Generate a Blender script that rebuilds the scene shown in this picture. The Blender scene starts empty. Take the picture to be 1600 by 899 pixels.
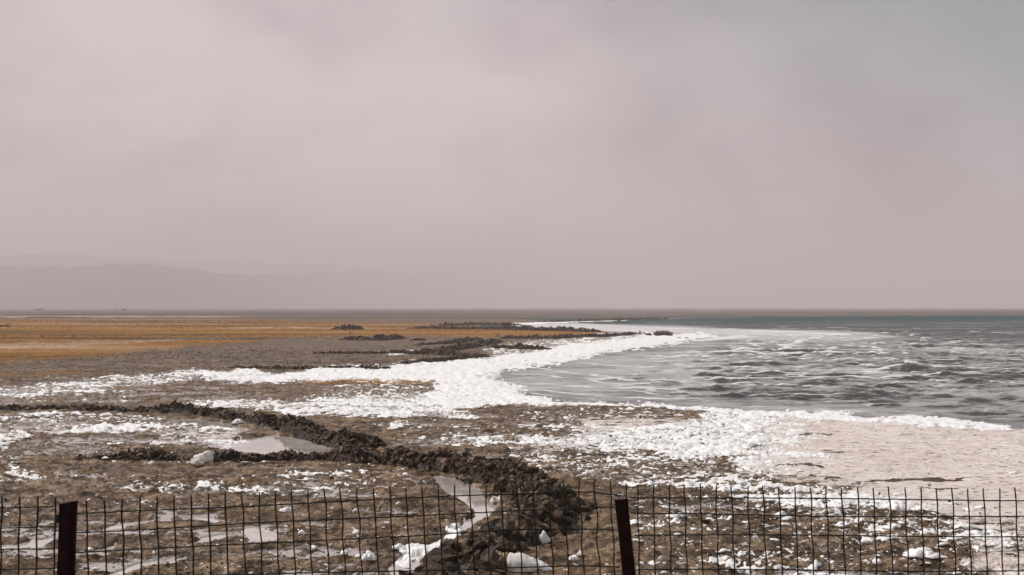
import bpy, bmesh, math, random
import numpy as np
from mathutils import Vector, Matrix, noise as mnoise

# ------------------------------------------------------------------ camera
scene = bpy.context.scene
col = scene.collection
HC, FPX, CX, CY, VH = 3.5, 2200.0, 800.0, 449.5, 480.5
TILT = math.atan((VH - CY) / FPX)
cam = bpy.data.cameras.new('camera')
cam.sensor_width = 36.0
cam.lens = FPX / 1600.0 * 36.0
cam.clip_start, cam.clip_end = 0.1, 200000.0
cam.dof.use_dof = True
cam.dof.focus_distance = 45.0
cam.dof.aperture_fstop = 13.0
camo = bpy.data.objects.new('camera', cam)
col.objects.link(camo)
camo.location = (0, 0, HC)
camo.rotation_euler = (math.pi / 2 + TILT, 0, 0)
scene.camera = camo

# ------------------------------------------------------------------ world, sun, exposure
SUN_EL, SUN_AZ = math.radians(46), math.radians(-72)      # azimuth from +Y towards +X
world = bpy.data.worlds.new('World')
scene.world = world
world.use_nodes = True
wt = world.node_tree
wt.nodes.clear()


def N(nt, typ, **kw):
    n = nt.nodes.new(typ)
    for k, v in kw.items():
        if k == 'op':
            n.operation = v
        elif k == 'inp':
            for i, val in v.items():
                n.inputs[i].default_value = val
        else:
            setattr(n, k, v)
    return n


def ramp(nt, fac, stops, interp='LINEAR'):
    r = nt.nodes.new('ShaderNodeValToRGB')
    r.color_ramp.interpolation = interp
    el = r.color_ramp.elements
    while len(el) < len(stops):
        el.new(0.5)
    for e, (p, c) in zip(el, stops):
        e.position = p
        e.color = (c, c, c, 1) if isinstance(c, (int, float)) else (*c, 1)
    nt.links.new(fac, r.inputs[0])
    return r.outputs[0]


def mixc(nt, fac, a, b, blend='MIX'):
    m = nt.nodes.new('ShaderNodeMix')
    m.data_type = 'RGBA'
    m.blend_type = blend
    for sock, val in ((m.inputs[0], fac), (m.inputs[6], a), (m.inputs[7], b)):
        if isinstance(val, bpy.types.NodeSocket):
            nt.links.new(val, sock)
        elif isinstance(val, (int, float)):
            sock.default_value = val
        else:
            sock.default_value = (*val, 1)
    return m.outputs[2]


def mth(nt, op, a, b=None, clamp=False):
    m = nt.nodes.new('ShaderNodeMath')
    m.operation = op
    m.use_clamp = clamp
    for i, val in enumerate((a, b)):
        if val is None:
            continue
        if isinstance(val, bpy.types.NodeSocket):
            nt.links.new(val, m.inputs[i])
        else:
            m.inputs[i].default_value = val
    return m.outputs[0]


def noise_tex(nt, vec, scale, detail=5, rough=0.55, stretch=None, distortion=0.0):
    if stretch:
        mp = nt.nodes.new('ShaderNodeMapping')
        mp.inputs['Scale'].default_value = stretch
        nt.links.new(vec, mp.inputs[0])
        vec = mp.outputs[0]
    n = nt.nodes.new('ShaderNodeTexNoise')
    n.inputs['Scale'].default_value = scale
    n.inputs['Detail'].default_value = detail
    n.inputs['Roughness'].default_value = rough
    n.inputs['Distortion'].default_value = distortion
    nt.links.new(vec, n.inputs['Vector'])
    return n.outputs[0]


SKYROT = 3.12
sky = N(wt, 'ShaderNodeTexSky', sky_type='NISHITA', sun_disc=False,
        sun_elevation=SUN_EL, sun_rotation=SUN_AZ)
bg_sky = N(wt, 'ShaderNodeBackground', inp={1: 0.05})
wt.links.new(sky.outputs[0], bg_sky.inputs[0])
tc = N(wt, 'ShaderNodeTexCoord')
gen = tc.outputs['Generated']
# overcast: broad soft cloud banks, mauve grey with a slate-green cast towards the lake (east)
rotm = N(wt, 'ShaderNodeMapping')
rotm.inputs['Rotation'].default_value = (0, 0, SKYROT)
wt.links.new(gen, rotm.inputs[0])
rgen = rotm.outputs[0]
n1 = noise_tex(wt, rgen, 2.6, 3, 0.45, (1, 1, 1.7), 0.2)
n2 = noise_tex(wt, rgen, 7.0, 4, 0.5, (0.9, 0.9, 1.6), 0.2)
cn = mth(wt, 'ADD', mth(wt, 'MULTIPLY', n1, 0.60), mth(wt, 'MULTIPLY', n2, 0.40))
glow = N(wt, 'ShaderNodeVectorMath', operation='DOT_PRODUCT')
wt.links.new(gen, glow.inputs[0])
glow.inputs[1].default_value = (0.02, 0.985, 0.10)
cn = mth(wt, 'ADD', cn, ramp(wt, glow.outputs['Value'], [(0.92, 0.0), (1.0, 0.075)]))
cloudc = ramp(wt, cn, [(0.44, (0.250, 0.206, 0.214)), (0.54, (0.390, 0.320, 0.328)), (0.64, (0.515, 0.430, 0.432))])
sep = N(wt, 'ShaderNodeSeparateXYZ')
wt.links.new(gen, sep.inputs[0])
east = mth(wt, 'ADD', mth(wt, 'MULTIPLY', sep.outputs[0], 1.6), mth(wt, 'MULTIPLY', sep.outputs[2], 2.2))
east = mth(wt, 'ADD', east, mth(wt, 'MULTIPLY', mth(wt, 'SUBTRACT', n1, 0.5), 1.6))
eastf = ramp(wt, east, [(0.38, 0.0), (0.90, 0.80)])
cloudc = mixc(wt, eastf, cloudc, (0.155, 0.208, 0.195))
bg_cloud = N(wt, 'ShaderNodeBackground', inp={1: 0.625})
wt.links.new(cloudc, bg_cloud.inputs[0])
mixw = N(wt, 'ShaderNodeMixShader', inp={0: 0.93})
wt.links.new(bg_sky.outputs[0], mixw.inputs[1])
wt.links.new(bg_cloud.outputs[0], mixw.inputs[2])
wout = N(wt, 'ShaderNodeOutputWorld')
wt.links.new(mixw.outputs[0], wout.inputs[0])

sun = bpy.data.lights.new('sun', 'SUN')
sun.energy = 1.5
sun.angle = math.radians(12)
sun.color = (1.0, 0.955, 0.91)
suno = bpy.data.objects.new('sun', sun)
col.objects.link(suno)
sd_ = Vector((math.sin(SUN_AZ) * math.cos(SUN_EL), math.cos(SUN_AZ) * math.cos(SUN_EL), math.sin(SUN_EL)))
suno.rotation_euler = sd_.to_track_quat('Z', 'Y').to_euler()

scene.view_settings.view_transform = 'Standard'
scene.view_settings.look = 'None'
scene.view_settings.exposure = 1.25
scene.view_settings.gamma = 1.0
scene.cycles.max_bounces = 6
scene.cycles.volume_bounces = 2


# ------------------------------------------------------------------ helpers
def px2w(u, v, z=0.0):
    u = np.asarray(u, float); v = np.asarray(v, float)
    st, ct = math.sin(TILT), math.cos(TILT)
    dx = u - CX
    dy = ct * FPX - st * (CY - v)
    dz = st * FPX + ct * (CY - v)
    t = (z - HC) / dz
    return dx * t, dy * t


def w2px(x, y, z=0.0):
    st, ct = math.sin(TILT), math.cos(TILT)
    zz = z - HC
    f = y * ct + zz * st
    up = -y * st + zz * ct
    f = np.maximum(f, 0.5)
    return CX + FPX * x / f, CY - FPX * up / f


_rng = np.random.RandomState(7)
_PERM = _rng.permutation(4096).astype(np.int64)
_GR = _rng.rand(4096) * 2 * np.pi
_GX, _GY = np.cos(_GR), np.sin(_GR)


def perlin(x, y, seed=0):
    xi = np.floor(x).astype(np.int64); yi = np.floor(y).astype(np.int64)
    xf = x - xi; yf = y - yi
    sx = xf * xf * xf * (xf * (xf * 6 - 15) + 10)
    sy = yf * yf * yf * (yf * (yf * 6 - 15) + 10)

    def g(ix, iy, fx, fy):
        h = _PERM[(_PERM[(ix + seed * 131) & 4095] + iy) & 4095]
        return _GX[h] * fx + _GY[h] * fy
    a = g(xi, yi, xf, yf); b = g(xi + 1, yi, xf - 1, yf)
    c = g(xi, yi + 1, xf, yf - 1); d = g(xi + 1, yi + 1, xf - 1, yf - 1)
    return ((a + sx * (b - a)) * (1 - sy) + (c + sx * (d - c)) * sy) * 1.5


def fbm(x, y, wl, octs, gain=0.5, seed=0, cell=None):
    s = 0; a = 1.0; nrm = 0
    for o in range(octs):
        w = wl / 2 ** o
        k = 1.0 if cell is None else np.clip((w / np.maximum(cell, 1e-6) - 1.2) / 1.5, 0, 1)
        s = s + a * k * perlin(x / w + 17.3 * o, y / w - 9.1 * o, seed + o)
        nrm += a * a
        a *= gain
    return s / math.sqrt(nrm)          # roughly constant variance


def quant(n, s=0.42):
    return 1.0 / (1.0 + np.exp(-1.7 * n / s))


def sstep(a, b, x):
    t = np.clip((x - a) / (b - a), 0, 1)
    return t * t * (3 - 2 * t)


def sdist(u, v, poly, ky):
    """signed distance to a closed outline, positive inside"""
    P = np.array(poly, float); P[:, 1] *= ky
    vv = v * ky
    d = np.full(u.shape, 1e12); inside = np.zeros(u.shape, bool)
    n = len(P)
    for i in range(n):
        ax, ay = P[i]; bx, by = P[(i + 1) % n]
        ex, ey = bx - ax, by - ay
        L = ex * ex + ey * ey + 1e-9
        t = np.clip(((u - ax) * ex + (vv - ay) * ey) / L, 0, 1)
        d = np.minimum(d, (u - ax - t * ex) ** 2 + (vv - ay - t * ey) ** 2)
        if ay != by:
            c = ((ay > vv) != (by > vv)) & (u < ex * (vv - ay) / (by - ay) + ax)
            inside ^= c
    d = np.sqrt(d)
    return np.where(inside, d, -d)


def area(u, v, poly, soft, ky=4.0):
    out = np.zeros(u.shape)
    p = np.array(poly, float)
    m = (u > p[:, 0].min() - soft) & (u < p[:, 0].max() + soft) & (v > p[:, 1].min() - soft / ky) & (v < p[:, 1].max() + soft / ky)
    if m.any():
        out[m] = sstep(-soft, soft, sdist(u[m], v[m], poly, ky))
    return out


def warp(u, v, amt=1.0):
    wu = fbm(u, v * 4, 90, 4, 0.6, 31) * 26 * amt
    wv = fbm(u, v * 4, 70, 4, 0.6, 41) * 5.0 * amt
    k = np.clip((v - VH) / 90.0, 0.10, 1)
    return u + wu * k, v + wv * k


# ------------------------------------------------------------------ survey of the shore (outlines on the ground plane)
LAKE = [(2600, 690), (1900, 680), (1600, 671), (1545, 668), (1430, 655), (1330, 649), (1200, 641), (1100, 636), (1000, 632),
        (900, 628), (822, 622), (822, 607), (780, 600), (768, 589), (800, 577), (900, 561), (960, 553), (985, 545),
        (1045, 536), (1110, 527), (1060, 520.5), (970, 518), (900, 516), (840, 512), (795, 508.5), (790, 506.3), (860, 502.8),
        (1000, 499), (1100, 497), (1300, 495.2), (1600, 494), (2600, 491)]
PUDDLES = {
    'pond': ([(340, 700), (372, 690), (400, 684), (430, 679), (452, 684), (520, 691), (528, 698), (505, 708), (470, 711), (425, 713), (385, 708)],
             'large pale pool between the two dark earth banks'),
    'trench': ([(676, 745), (690, 744), (715, 749), (737, 756), (752, 770), (776, 792), (768, 806), (738, 822), (706, 842), (672, 864), (655, 884), (640, 905),
                (605, 908), (612, 882), (640, 862), (672, 850), (704, 832), (742, 806), (738, 796), (716, 780), (690, 764), (678, 752)],
               'water filled trench along the foot of the near earth heap'),
    'streak': ([(376, 822), (400, 823), (430, 831), (440, 840), (428, 849), (396, 851), (384, 838)], 'small pool seen through the middle of the fence'),
    'left': ([(-60, 846), (0, 853), (30, 850), (50, 843), (90, 840), (84, 848), (60, 856), (20, 857), (-60, 863)], 'shallow puddle left of the left post'),
    'b1': ([(150, 829), (176, 822), (205, 816), (248, 811), (225, 820), (195, 826), (160, 831)], 'thin puddle streak just right of the left post, upper'),
    'b2': ([(132, 864), (160, 857), (192, 846), (184, 854), (160, 861), (140, 866)], 'thin puddle streak just right of the left post, lower'),
    'b3': ([(284, 853), (318, 841), (342, 836), (376, 836), (356, 842), (330, 846), (300, 855)], 'narrow puddle joined to the middle pool'),
    'b4': ([(150, 902), (190, 893), (214, 882), (268, 871), (240, 884), (215, 892), (180, 902)], 'slanting puddle streak at the bottom edge of view'),
    'b5': ([(270, 804), (310, 806), (345, 813), (378, 822), (340, 819), (300, 811)], 'slender puddle running towards the middle pool'),
    'ditch': ([(232, 655), (300, 655), (345, 660), (400, 672), (380, 675), (330, 668), (290, 661)], 'shallow brown water at the foot of the far dark bank'),
}
FOAM = [  # (outline, density, softness)
    ([(350, 590), (440, 583), (560, 575), (620, 570), (700, 568), (760, 560), (830, 547), (900, 537), (960, 530), (1010, 524), (1100, 521), (1122, 526),
      (1045, 538), (985, 547), (900, 563), (800, 579), (765, 590), (790, 600), (822, 607), (818, 625), (800, 631), (740, 628), (680, 634), (640, 626), (684, 602),
      (600, 594), (520, 596), (400, 600)], 1.0, 26),
    ([(640, 632), (820, 621), (900, 627), (1000, 632), (1130, 636), (1200, 641), (1330, 649), (1400, 652), (1440, 649), (1500, 655), (1570, 668),
      (1560, 673), (1480, 669), (1400, 664), (1280, 659), (1200, 653), (1130, 648), (1100, 641), (1000, 638), (820, 634), (700, 641)], 1.0, 16),
    ([(1100, 640), (1200, 646), (1215, 690), (1170, 710), (1130, 720), (1060, 716), (1000, 708), (930, 703), (860, 702), (800, 700), (800, 684), (870, 682),
      (940, 674), (1030, 668), (1090, 660)], 0.68, 26),
    ([(810, 690), (870, 692), (960, 704), (1130, 722), (1090, 730), (960, 712), (880, 706), (820, 702)], 0.48, 14),
    ([(430, 632), (560, 618), (650, 625), (700, 640), (770, 652), (720, 655), (620, 653), (520, 652), (450, 645)], 0.62, 20),
    ([(-200, 608), (0, 606), (100, 600), (200, 590), (300, 578), (400, 582), (440, 583), (400, 602), (330, 597), (250, 601), (160, 612), (0, 622), (-200, 624)], 0.50, 22),
    ([(300, 580), (400, 580), (440, 590), (360, 600), (330, 596)], 0.8, 14),
    ([(-200, 618), (160, 606), (260, 604), (200, 626), (0, 632), (-200, 632)], 0.20, 16),
    ([(280, 630), (340, 626), (440, 630), (560, 652), (450, 650), (330, 640)], 0.55, 12),
    ([(540, 604), (650, 600), (680, 620), (560, 626), (450, 632), (430, 625)], 0.30, 14),
    ([(-200, 648), (120, 649), (250, 652), (350, 664), (400, 690), (340, 700), (300, 690), (200, 676), (100, 672), (-200, 668)], 0.30, 16),
    ([(20, 648), (120, 648), (124, 651), (30, 652)], 0.85, 5),
    ([(60, 678), (110, 671), (150, 668), (260, 670), (200, 676), (100, 680)], 0.65, 6),
    ([(-60, 680), (38, 677), (36, 690), (20, 702), (-60, 706)], 0.55, 6),
    ([(10, 712), (32, 722), (28, 738), (12, 736)], 0.4, 6),
    ([(760, 700), (900, 704), (1130, 724), (1200, 745), (1200, 770), (1000, 764), (860, 740), (780, 715)], 0.28, 24),
    ([(560, 655), (700, 648), (900, 660), (960, 672), (860, 690), (700, 700), (600, 680)], 0.12, 18),
    ([(744, 680), (790, 682), (784, 696), (735, 702)], 0.45, 8),
    ([(610, 662), (650, 660), (640, 670), (612, 671)], 0.55, 6),
    ([(820, 640), (1100, 645), (1130, 660), (1000, 672), (820, 682)], 0.20, 14),
    ([(980, 770), (1150, 750), (1300, 756), (1640, 815), (1800, 960), (990, 960)], 0.13, 20),
    ([(1130, 648), (1260, 656), (1270, 700), (1240, 745), (1140, 745)], 0.42, 30),
    ([(1140, 745), (1300, 770), (1480, 790), (1490, 830), (1380, 840), (1250, 810), (1140, 780)], 0.34, 24),
    ([(1230, 760), (1340, 770), (1440, 790), (1480, 806), (1400, 802), (1300, 798), (1240, 780)], 0.45, 14),
    ([(1400, 820), (1600, 835), (1600, 860), (1420, 850)], 0.33, 16),
    ([(-200, 735), (240, 745), (640, 740), (640, 900), (400, 960), (-200, 960)], 0.035, 20),
    ([(180, 762), (330, 758), (430, 764), (440, 774), (250, 776), (200, 772)], 0.34, 12),
    ([(420, 745), (560, 740), (660, 750), (640, 770), (430, 772)], 0.16, 12),
    ([(0, 738), (60, 742), (70, 758), (0, 762)], 0.30, 8),
    ([(100, 690), (330, 690), (520, 716), (660, 735), (640, 745), (400, 735), (200, 730), (100, 712)], 0.08, 12),
    ([(640, 862), (700, 832), (745, 806), (736, 822), (706, 844), (674, 866), (655, 886), (612, 884)], 0.62, 7),
    ([(760, 545), (800, 535), (880, 528), (940, 527), (985, 520), (1000, 524), (940, 534), (860, 543), (790, 556)], 0.42, 12),
    ([(930, 522), (985, 519), (1060, 521), (1060, 525), (985, 528), (930, 528)], 0.62, 8),
    ([(784, 506.2), (860, 502.6), (1000, 498.9), (1040, 498.2), (1040, 499), (1000, 500), (900, 504.2), (860, 505.5), (800, 510)], 1.0, 6),
    ([(600, 552), (700, 545), (690, 550), (612, 556)], 0.5, 6),
    ([(1180, 706), (1275, 708), (1286, 718), (1230, 718), (1180, 712)], 0.85, 10),
    ([(1180, 690), (1640, 680), (1700, 780), (1320, 770), (1180, 740)], 0.04, 10),
    ([(560, 590), (640, 596), (700, 600), (640, 606), (540, 600)], 0.3, 10),
]
PALE = [([(1170, 720), (1200, 700), (1210, 655), (1340, 657), (1560, 674), (1900, 680), (2100, 830), (1620, 822), (1490, 806), (1400, 790),
          (1330, 772), (1345, 762), (1250, 752), (1165, 742)], 1.0, 70),
        ([(1480, 815), (1640, 812), (1700, 960), (1540, 960)], 0.45, 30),
        ([(-900, 494.7), (360, 494.9), (420, 495.5), (360, 496.0), (-900, 496.2)], 0.55, 3),
        ([(60, 503.4), (400, 502.6), (620, 504), (620, 505), (400, 503.6), (60, 504.4)], 0.35, 3),
        ([(340, 511.5), (480, 510.5), (560, 512), (480, 514), (340, 513.5)], 0.35, 4),
        ([(900, 655), (1120, 655), (1110, 672), (960, 680), (890, 676)], 0.5, 24),
        ([(-200, 548), (0, 534), (120, 533), (250, 530), (400, 524), (400, 527), (260, 537), (100, 544), (-200, 562)], 0.30, 16),
        ([(240, 668), (400, 676), (350, 700), (200, 700)], 0.4, 20)]
STRIP = [([(1330, 754), (1450, 751), (1510, 752), (1508, 755), (1420, 757), (1330, 757)], 1.0, 8),   # brown lines in the pale flat
         ([(1415, 766), (1530, 765), (1530, 767), (1416, 768)], 0.9, 5),
         ([(1240, 681), (1285, 680), (1284, 683), (1242, 683)], 0.8, 5),
         ([(1200, 730), (1300, 730), (1300, 733), (1200, 733)], 0.8, 5),
         ([(1280, 703), (1380, 706), (1370, 712), (1290, 712)], 0.5, 12),
         ([(1230, 747), (1330, 752), (1300, 755), (1220, 751)], 0.7, 8)]
GRASS = [([(-900, 496), (0, 497), (350, 497), (560, 505), (700, 508), (820, 513), (960, 521), (930, 528), (840, 527), (740, 526), (660, 525), (560, 524),
           (430, 530), (400, 534), (250, 546), (100, 562), (0, 569), (-900, 598)], 1.0, 30),
         ([(-900, 590), (0, 583), (150, 581), (180, 585), (60, 590), (0, 593), (-900, 600)], 0.55, 10),
         ([(470, 597), (560, 594), (680, 596), (680, 601), (600, 603), (480, 601)], 1.3, 5),
         ([(160, 605), (420, 602), (420, 622), (200, 628)], 0.22, 20),
         ([(770, 720), (860, 722), (880, 745), (800, 745)], 0.35, 24),
         ([(430, 683), (520, 690), (520, 694), (450, 689)], 0.8, 6),
         ([(850, 770), (960, 770), (960, 850), (860, 830)], 0.14, 40)]
WET = [([(-200, 735), (240, 745), (640, 760), (600, 900), (400, 960), (-200, 960)], 0.26, 20),
       ([(-200, 650), (250, 655), (380, 690), (330, 712), (120, 715), (-200, 730)], 0.34, 20),
       ([(560, 655), (760, 648), (1000, 690), (760, 720), (620, 700)], 0.22, 20),
       ([(-200, 598), (440, 590), (420, 628), (-200, 636)], 0.30, 20),
       ([(980, 770), (1300, 756), (1640, 815), (1800, 960), (990, 960)], 0.10, 20)]
DARKM = [([(-900, 590), (0, 566), (250, 545), (430, 532), (560, 528), (780, 540), (740, 562), (500, 576), (200, 582), (0, 596)], 0.38, 24),
        ([(-900, 600), (0, 580), (160, 566), (400, 556), (420, 566), (250, 576), (100, 584), (0, 594)], 0.7, 16),
         ([(820, 640), (1120, 640), (1140, 647), (1000, 651), (860, 650)], 0.9, 10),
         ([(800, 695), (1080, 708), (1100, 722), (900, 722), (800, 712)], 0.5, 20),
         ([(940, 718), (1300, 740), (1500, 800), (1480, 900), (1000, 900)], 0.35, 40)]


def fields(x, y, cell=None):
    """everything the ground sheet needs at (x, y)"""
    u0, v0 = w2px(x, y)
    v0 = np.maximum(v0, VH + 0.3)
    u, v = warp(u0, v0)
    F = {}
    lake = np.full(u.shape, -200.0)
    m = (u > 700) & (v < 720) & (v > 485)
    lake[m] = sdist(u[m], v[m], LAKE, 4.0)
    F['lake'] = lake
    pud = np.zeros(u.shape)
    up = u0 + 9 * fbm(u0, v0 * 3, 34, 4, 0.6, 51)
    vp = v0 + 1.6 * fbm(u0, v0 * 3, 26, 4, 0.6, 52)
    for poly, _ in PUDDLES.values():
        pud = np.maximum(pud, area(up, vp, poly, 4))
    F['pud'] = pud
    dens = np.zeros(u.shape)
    for poly, d, s in FOAM:
        dens = np.maximum(dens, d * area(u, v, poly, s))
    d = np.hypot(x, y)
    ff = 0.50 * fbm(x * 0.7, y, 2.2, 3, 0.7, 3, cell) + 0.87 * fbm(x * 0.8, y, 0.42, 4, 0.9, 8, None if cell is None else cell * 0.6)
    F['dens'] = dens
    U = quant(ff)
    far = sstep(90, 260, d)
    F['foam'] = dens * (0.84 + 0.22 * sstep(0.8, 1.0, dens)) - U * (1 - 0.25 * far) - 0.10 * sstep(0.93, 0.99, quant(fbm(x, y, 0.8, 4, 0.9, 64, cell)))
    for nm, lst in (('pale', PALE), ('grass', GRASS), ('dark', DARKM), ('strip', STRIP)):
        a = np.zeros(u.shape)
        for poly, dd, s in lst:
            a = np.maximum(a, dd * area(u, v, poly, s))
        F[nm] = a
    F['grass'] = F['grass'] * (1 - 0.8 * F['pale'])
    lum = fbm(x, y, 0.9, 6, 0.70, 11, cell)
    big = fbm(x, y, 6.0, 3, 0.5, 15)
    pw = np.zeros(u.shape)
    for poly, _ in PUDDLES.values():
        pw = np.maximum(pw, area(u0, v0, poly, 26))
    smooth = np.clip(1 - 0.8 * F['pale'], 0.1, 1) * (1 - 0.75 * pw)
    torn = (0.45 - np.abs(lum)) * 1.2
    zr = 0.072 * torn * (0.7 + 0.7 * big) + 0.050 * fbm(x, y, 0.35, 4, 0.75, 22, cell)
    wn = fbm(x * 0.55, y, 1.7, 4, 0.6, 27, cell)
    a = np.zeros(u.shape)
    for poly, dd, s in WET:
        a = np.maximum(a, dd * area(u, v, poly, s))
    wlev = sstep(-0.28, 0.12, a * 1.1 - quant(wn)) * (a > 0.01)
    z = 0.045 * (1 - 0.75 * pw) + zr * smooth
    zd = z - 0.050 * wlev
    lev = np.where(wlev > 0.02, 0.016, 0.004)
    wet = sstep(0.020, 0.013, zd) * sstep(0.05, 0.3, wlev)
    z = np.maximum(zd, lev)
    F['wet'] = wet
    z = z + sstep(90, 300, d) * 0.25 * fbm(x, y, 60, 3, 0.5, 19)
    z = z * (1 - pud) - 0.05 * pud
    z = np.where(lake > -25, z * sstep(0, -25, lake) - 0.02 * sstep(-25, 0, lake), z)
    z = np.where(lake > 0, -0.02 - 0.6 * sstep(0, 60, lake), z)
    F['z'] = z
    F['lum'] = lum
    return F


def tag(o, label=None, cat=None, group=None, kind=None):
    if label: o['label'] = label
    if cat: o['category'] = cat
    if group: o['group'] = group
    if kind: o['kind'] = kind
    return o


def link(name, me, mat=None, parent=None):
    o = bpy.data.objects.new(name, me)
    col.objects.link(o)
    if mat and me is not None and not me.materials:
        me.materials.append(mat)
    if parent:
        o.parent = parent
    return o


def empty(name, loc=(0, 0, 0), rz=0.0):
    o = bpy.data.objects.new(name, None)
    o.empty_display_size = 0.2
    o.location = loc
    o.rotation_euler = (0, 0, rz)
    col.objects.link(o)
    return o


def mesh_np(name, V, Fq, smooth=True, attrs=None):
    """V (n,3), Fq (m,k) with k = 3 or 4"""
    me = bpy.data.meshes.new(name)
    V = np.ascontiguousarray(V, dtype=np.float32); Fq = np.ascontiguousarray(Fq, dtype=np.int32)
    k = Fq.shape[1]
    me.vertices.add(len(V)); me.vertices.foreach_set('co', V.ravel())
    me.loops.add(Fq.size); me.loops.foreach_set('vertex_index', Fq.ravel())
    me.polygons.add(len(Fq))
    me.polygons.foreach_set('loop_start', np.arange(0, Fq.size, k, dtype=np.int32))
    me.polygons.foreach_set('loop_total', np.full(len(Fq), k, dtype=np.int32))
    me.polygons.foreach_set('use_smooth', np.full(len(Fq), smooth, dtype=bool))
    me.update(calc_edges=True)
    for nm, arr in (attrs or {}).items():
        a = me.attributes.new(nm, 'FLOAT', 'POINT')
        a.data.foreach_set('value', np.ascontiguousarray(arr, dtype=np.float32))
    return me


def grid_faces(nr, nc):
    i = np.arange(nr * nc).reshape(nr, nc)
    return np.stack([i[:-1, :-1], i[:-1, 1:], i[1:, 1:], i[1:, :-1]], -1).reshape(-1, 4)[:, ::-1]


def compact(V, Fq, attrs):
    used = np.unique(Fq)
    mp = np.full(len(V), -1); mp[used] = np.arange(len(used))
    return V[used], mp[Fq], {k: a[used] for k, a in attrs.items()}


# ------------------------------------------------------------------ materials
def new_mat(name):
    m = bpy.data.materials.new(name)
    m.use_nodes = True
    nt = m.node_tree
    nt.nodes.clear()
    b = nt.nodes.new('ShaderNodeBsdfPrincipled')
    o = nt.nodes.new('ShaderNodeOutputMaterial')
    nt.links.new(b.outputs[0], o.inputs[0])
    return m, nt, b


def setc(nt, b, name, val):
    if isinstance(val, bpy.types.NodeSocket):
        nt.links.new(val, b.inputs[name])
    elif isinstance(val, (tuple, list)):
        b.inputs[name].default_value = (*val, 1) if len(val) == 3 else val
    else:
        b.inputs[name].default_value = val


def bump(nt, b, height, dist, strength=1.0):
    bn = nt.nodes.new('ShaderNodeBump')
    bn.inputs['Distance'].default_value = dist
    bn.inputs['Strength'].default_value = strength
    nt.links.new(height, bn.inputs['Height'])
    nt.links.new(bn.outputs[0], b.inputs['Normal'])


def attr(nt, name):
    a = nt.nodes.new('ShaderNodeAttribute')
    a.attribute_name = name
    return a.outputs['Fac']


def pos(nt):
    return nt.nodes.new('ShaderNodeNewGeometry').outputs['Position']


def obj_pos(nt):
    return nt.nodes.new('ShaderNodeTexCoord').outputs['Object']


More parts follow.
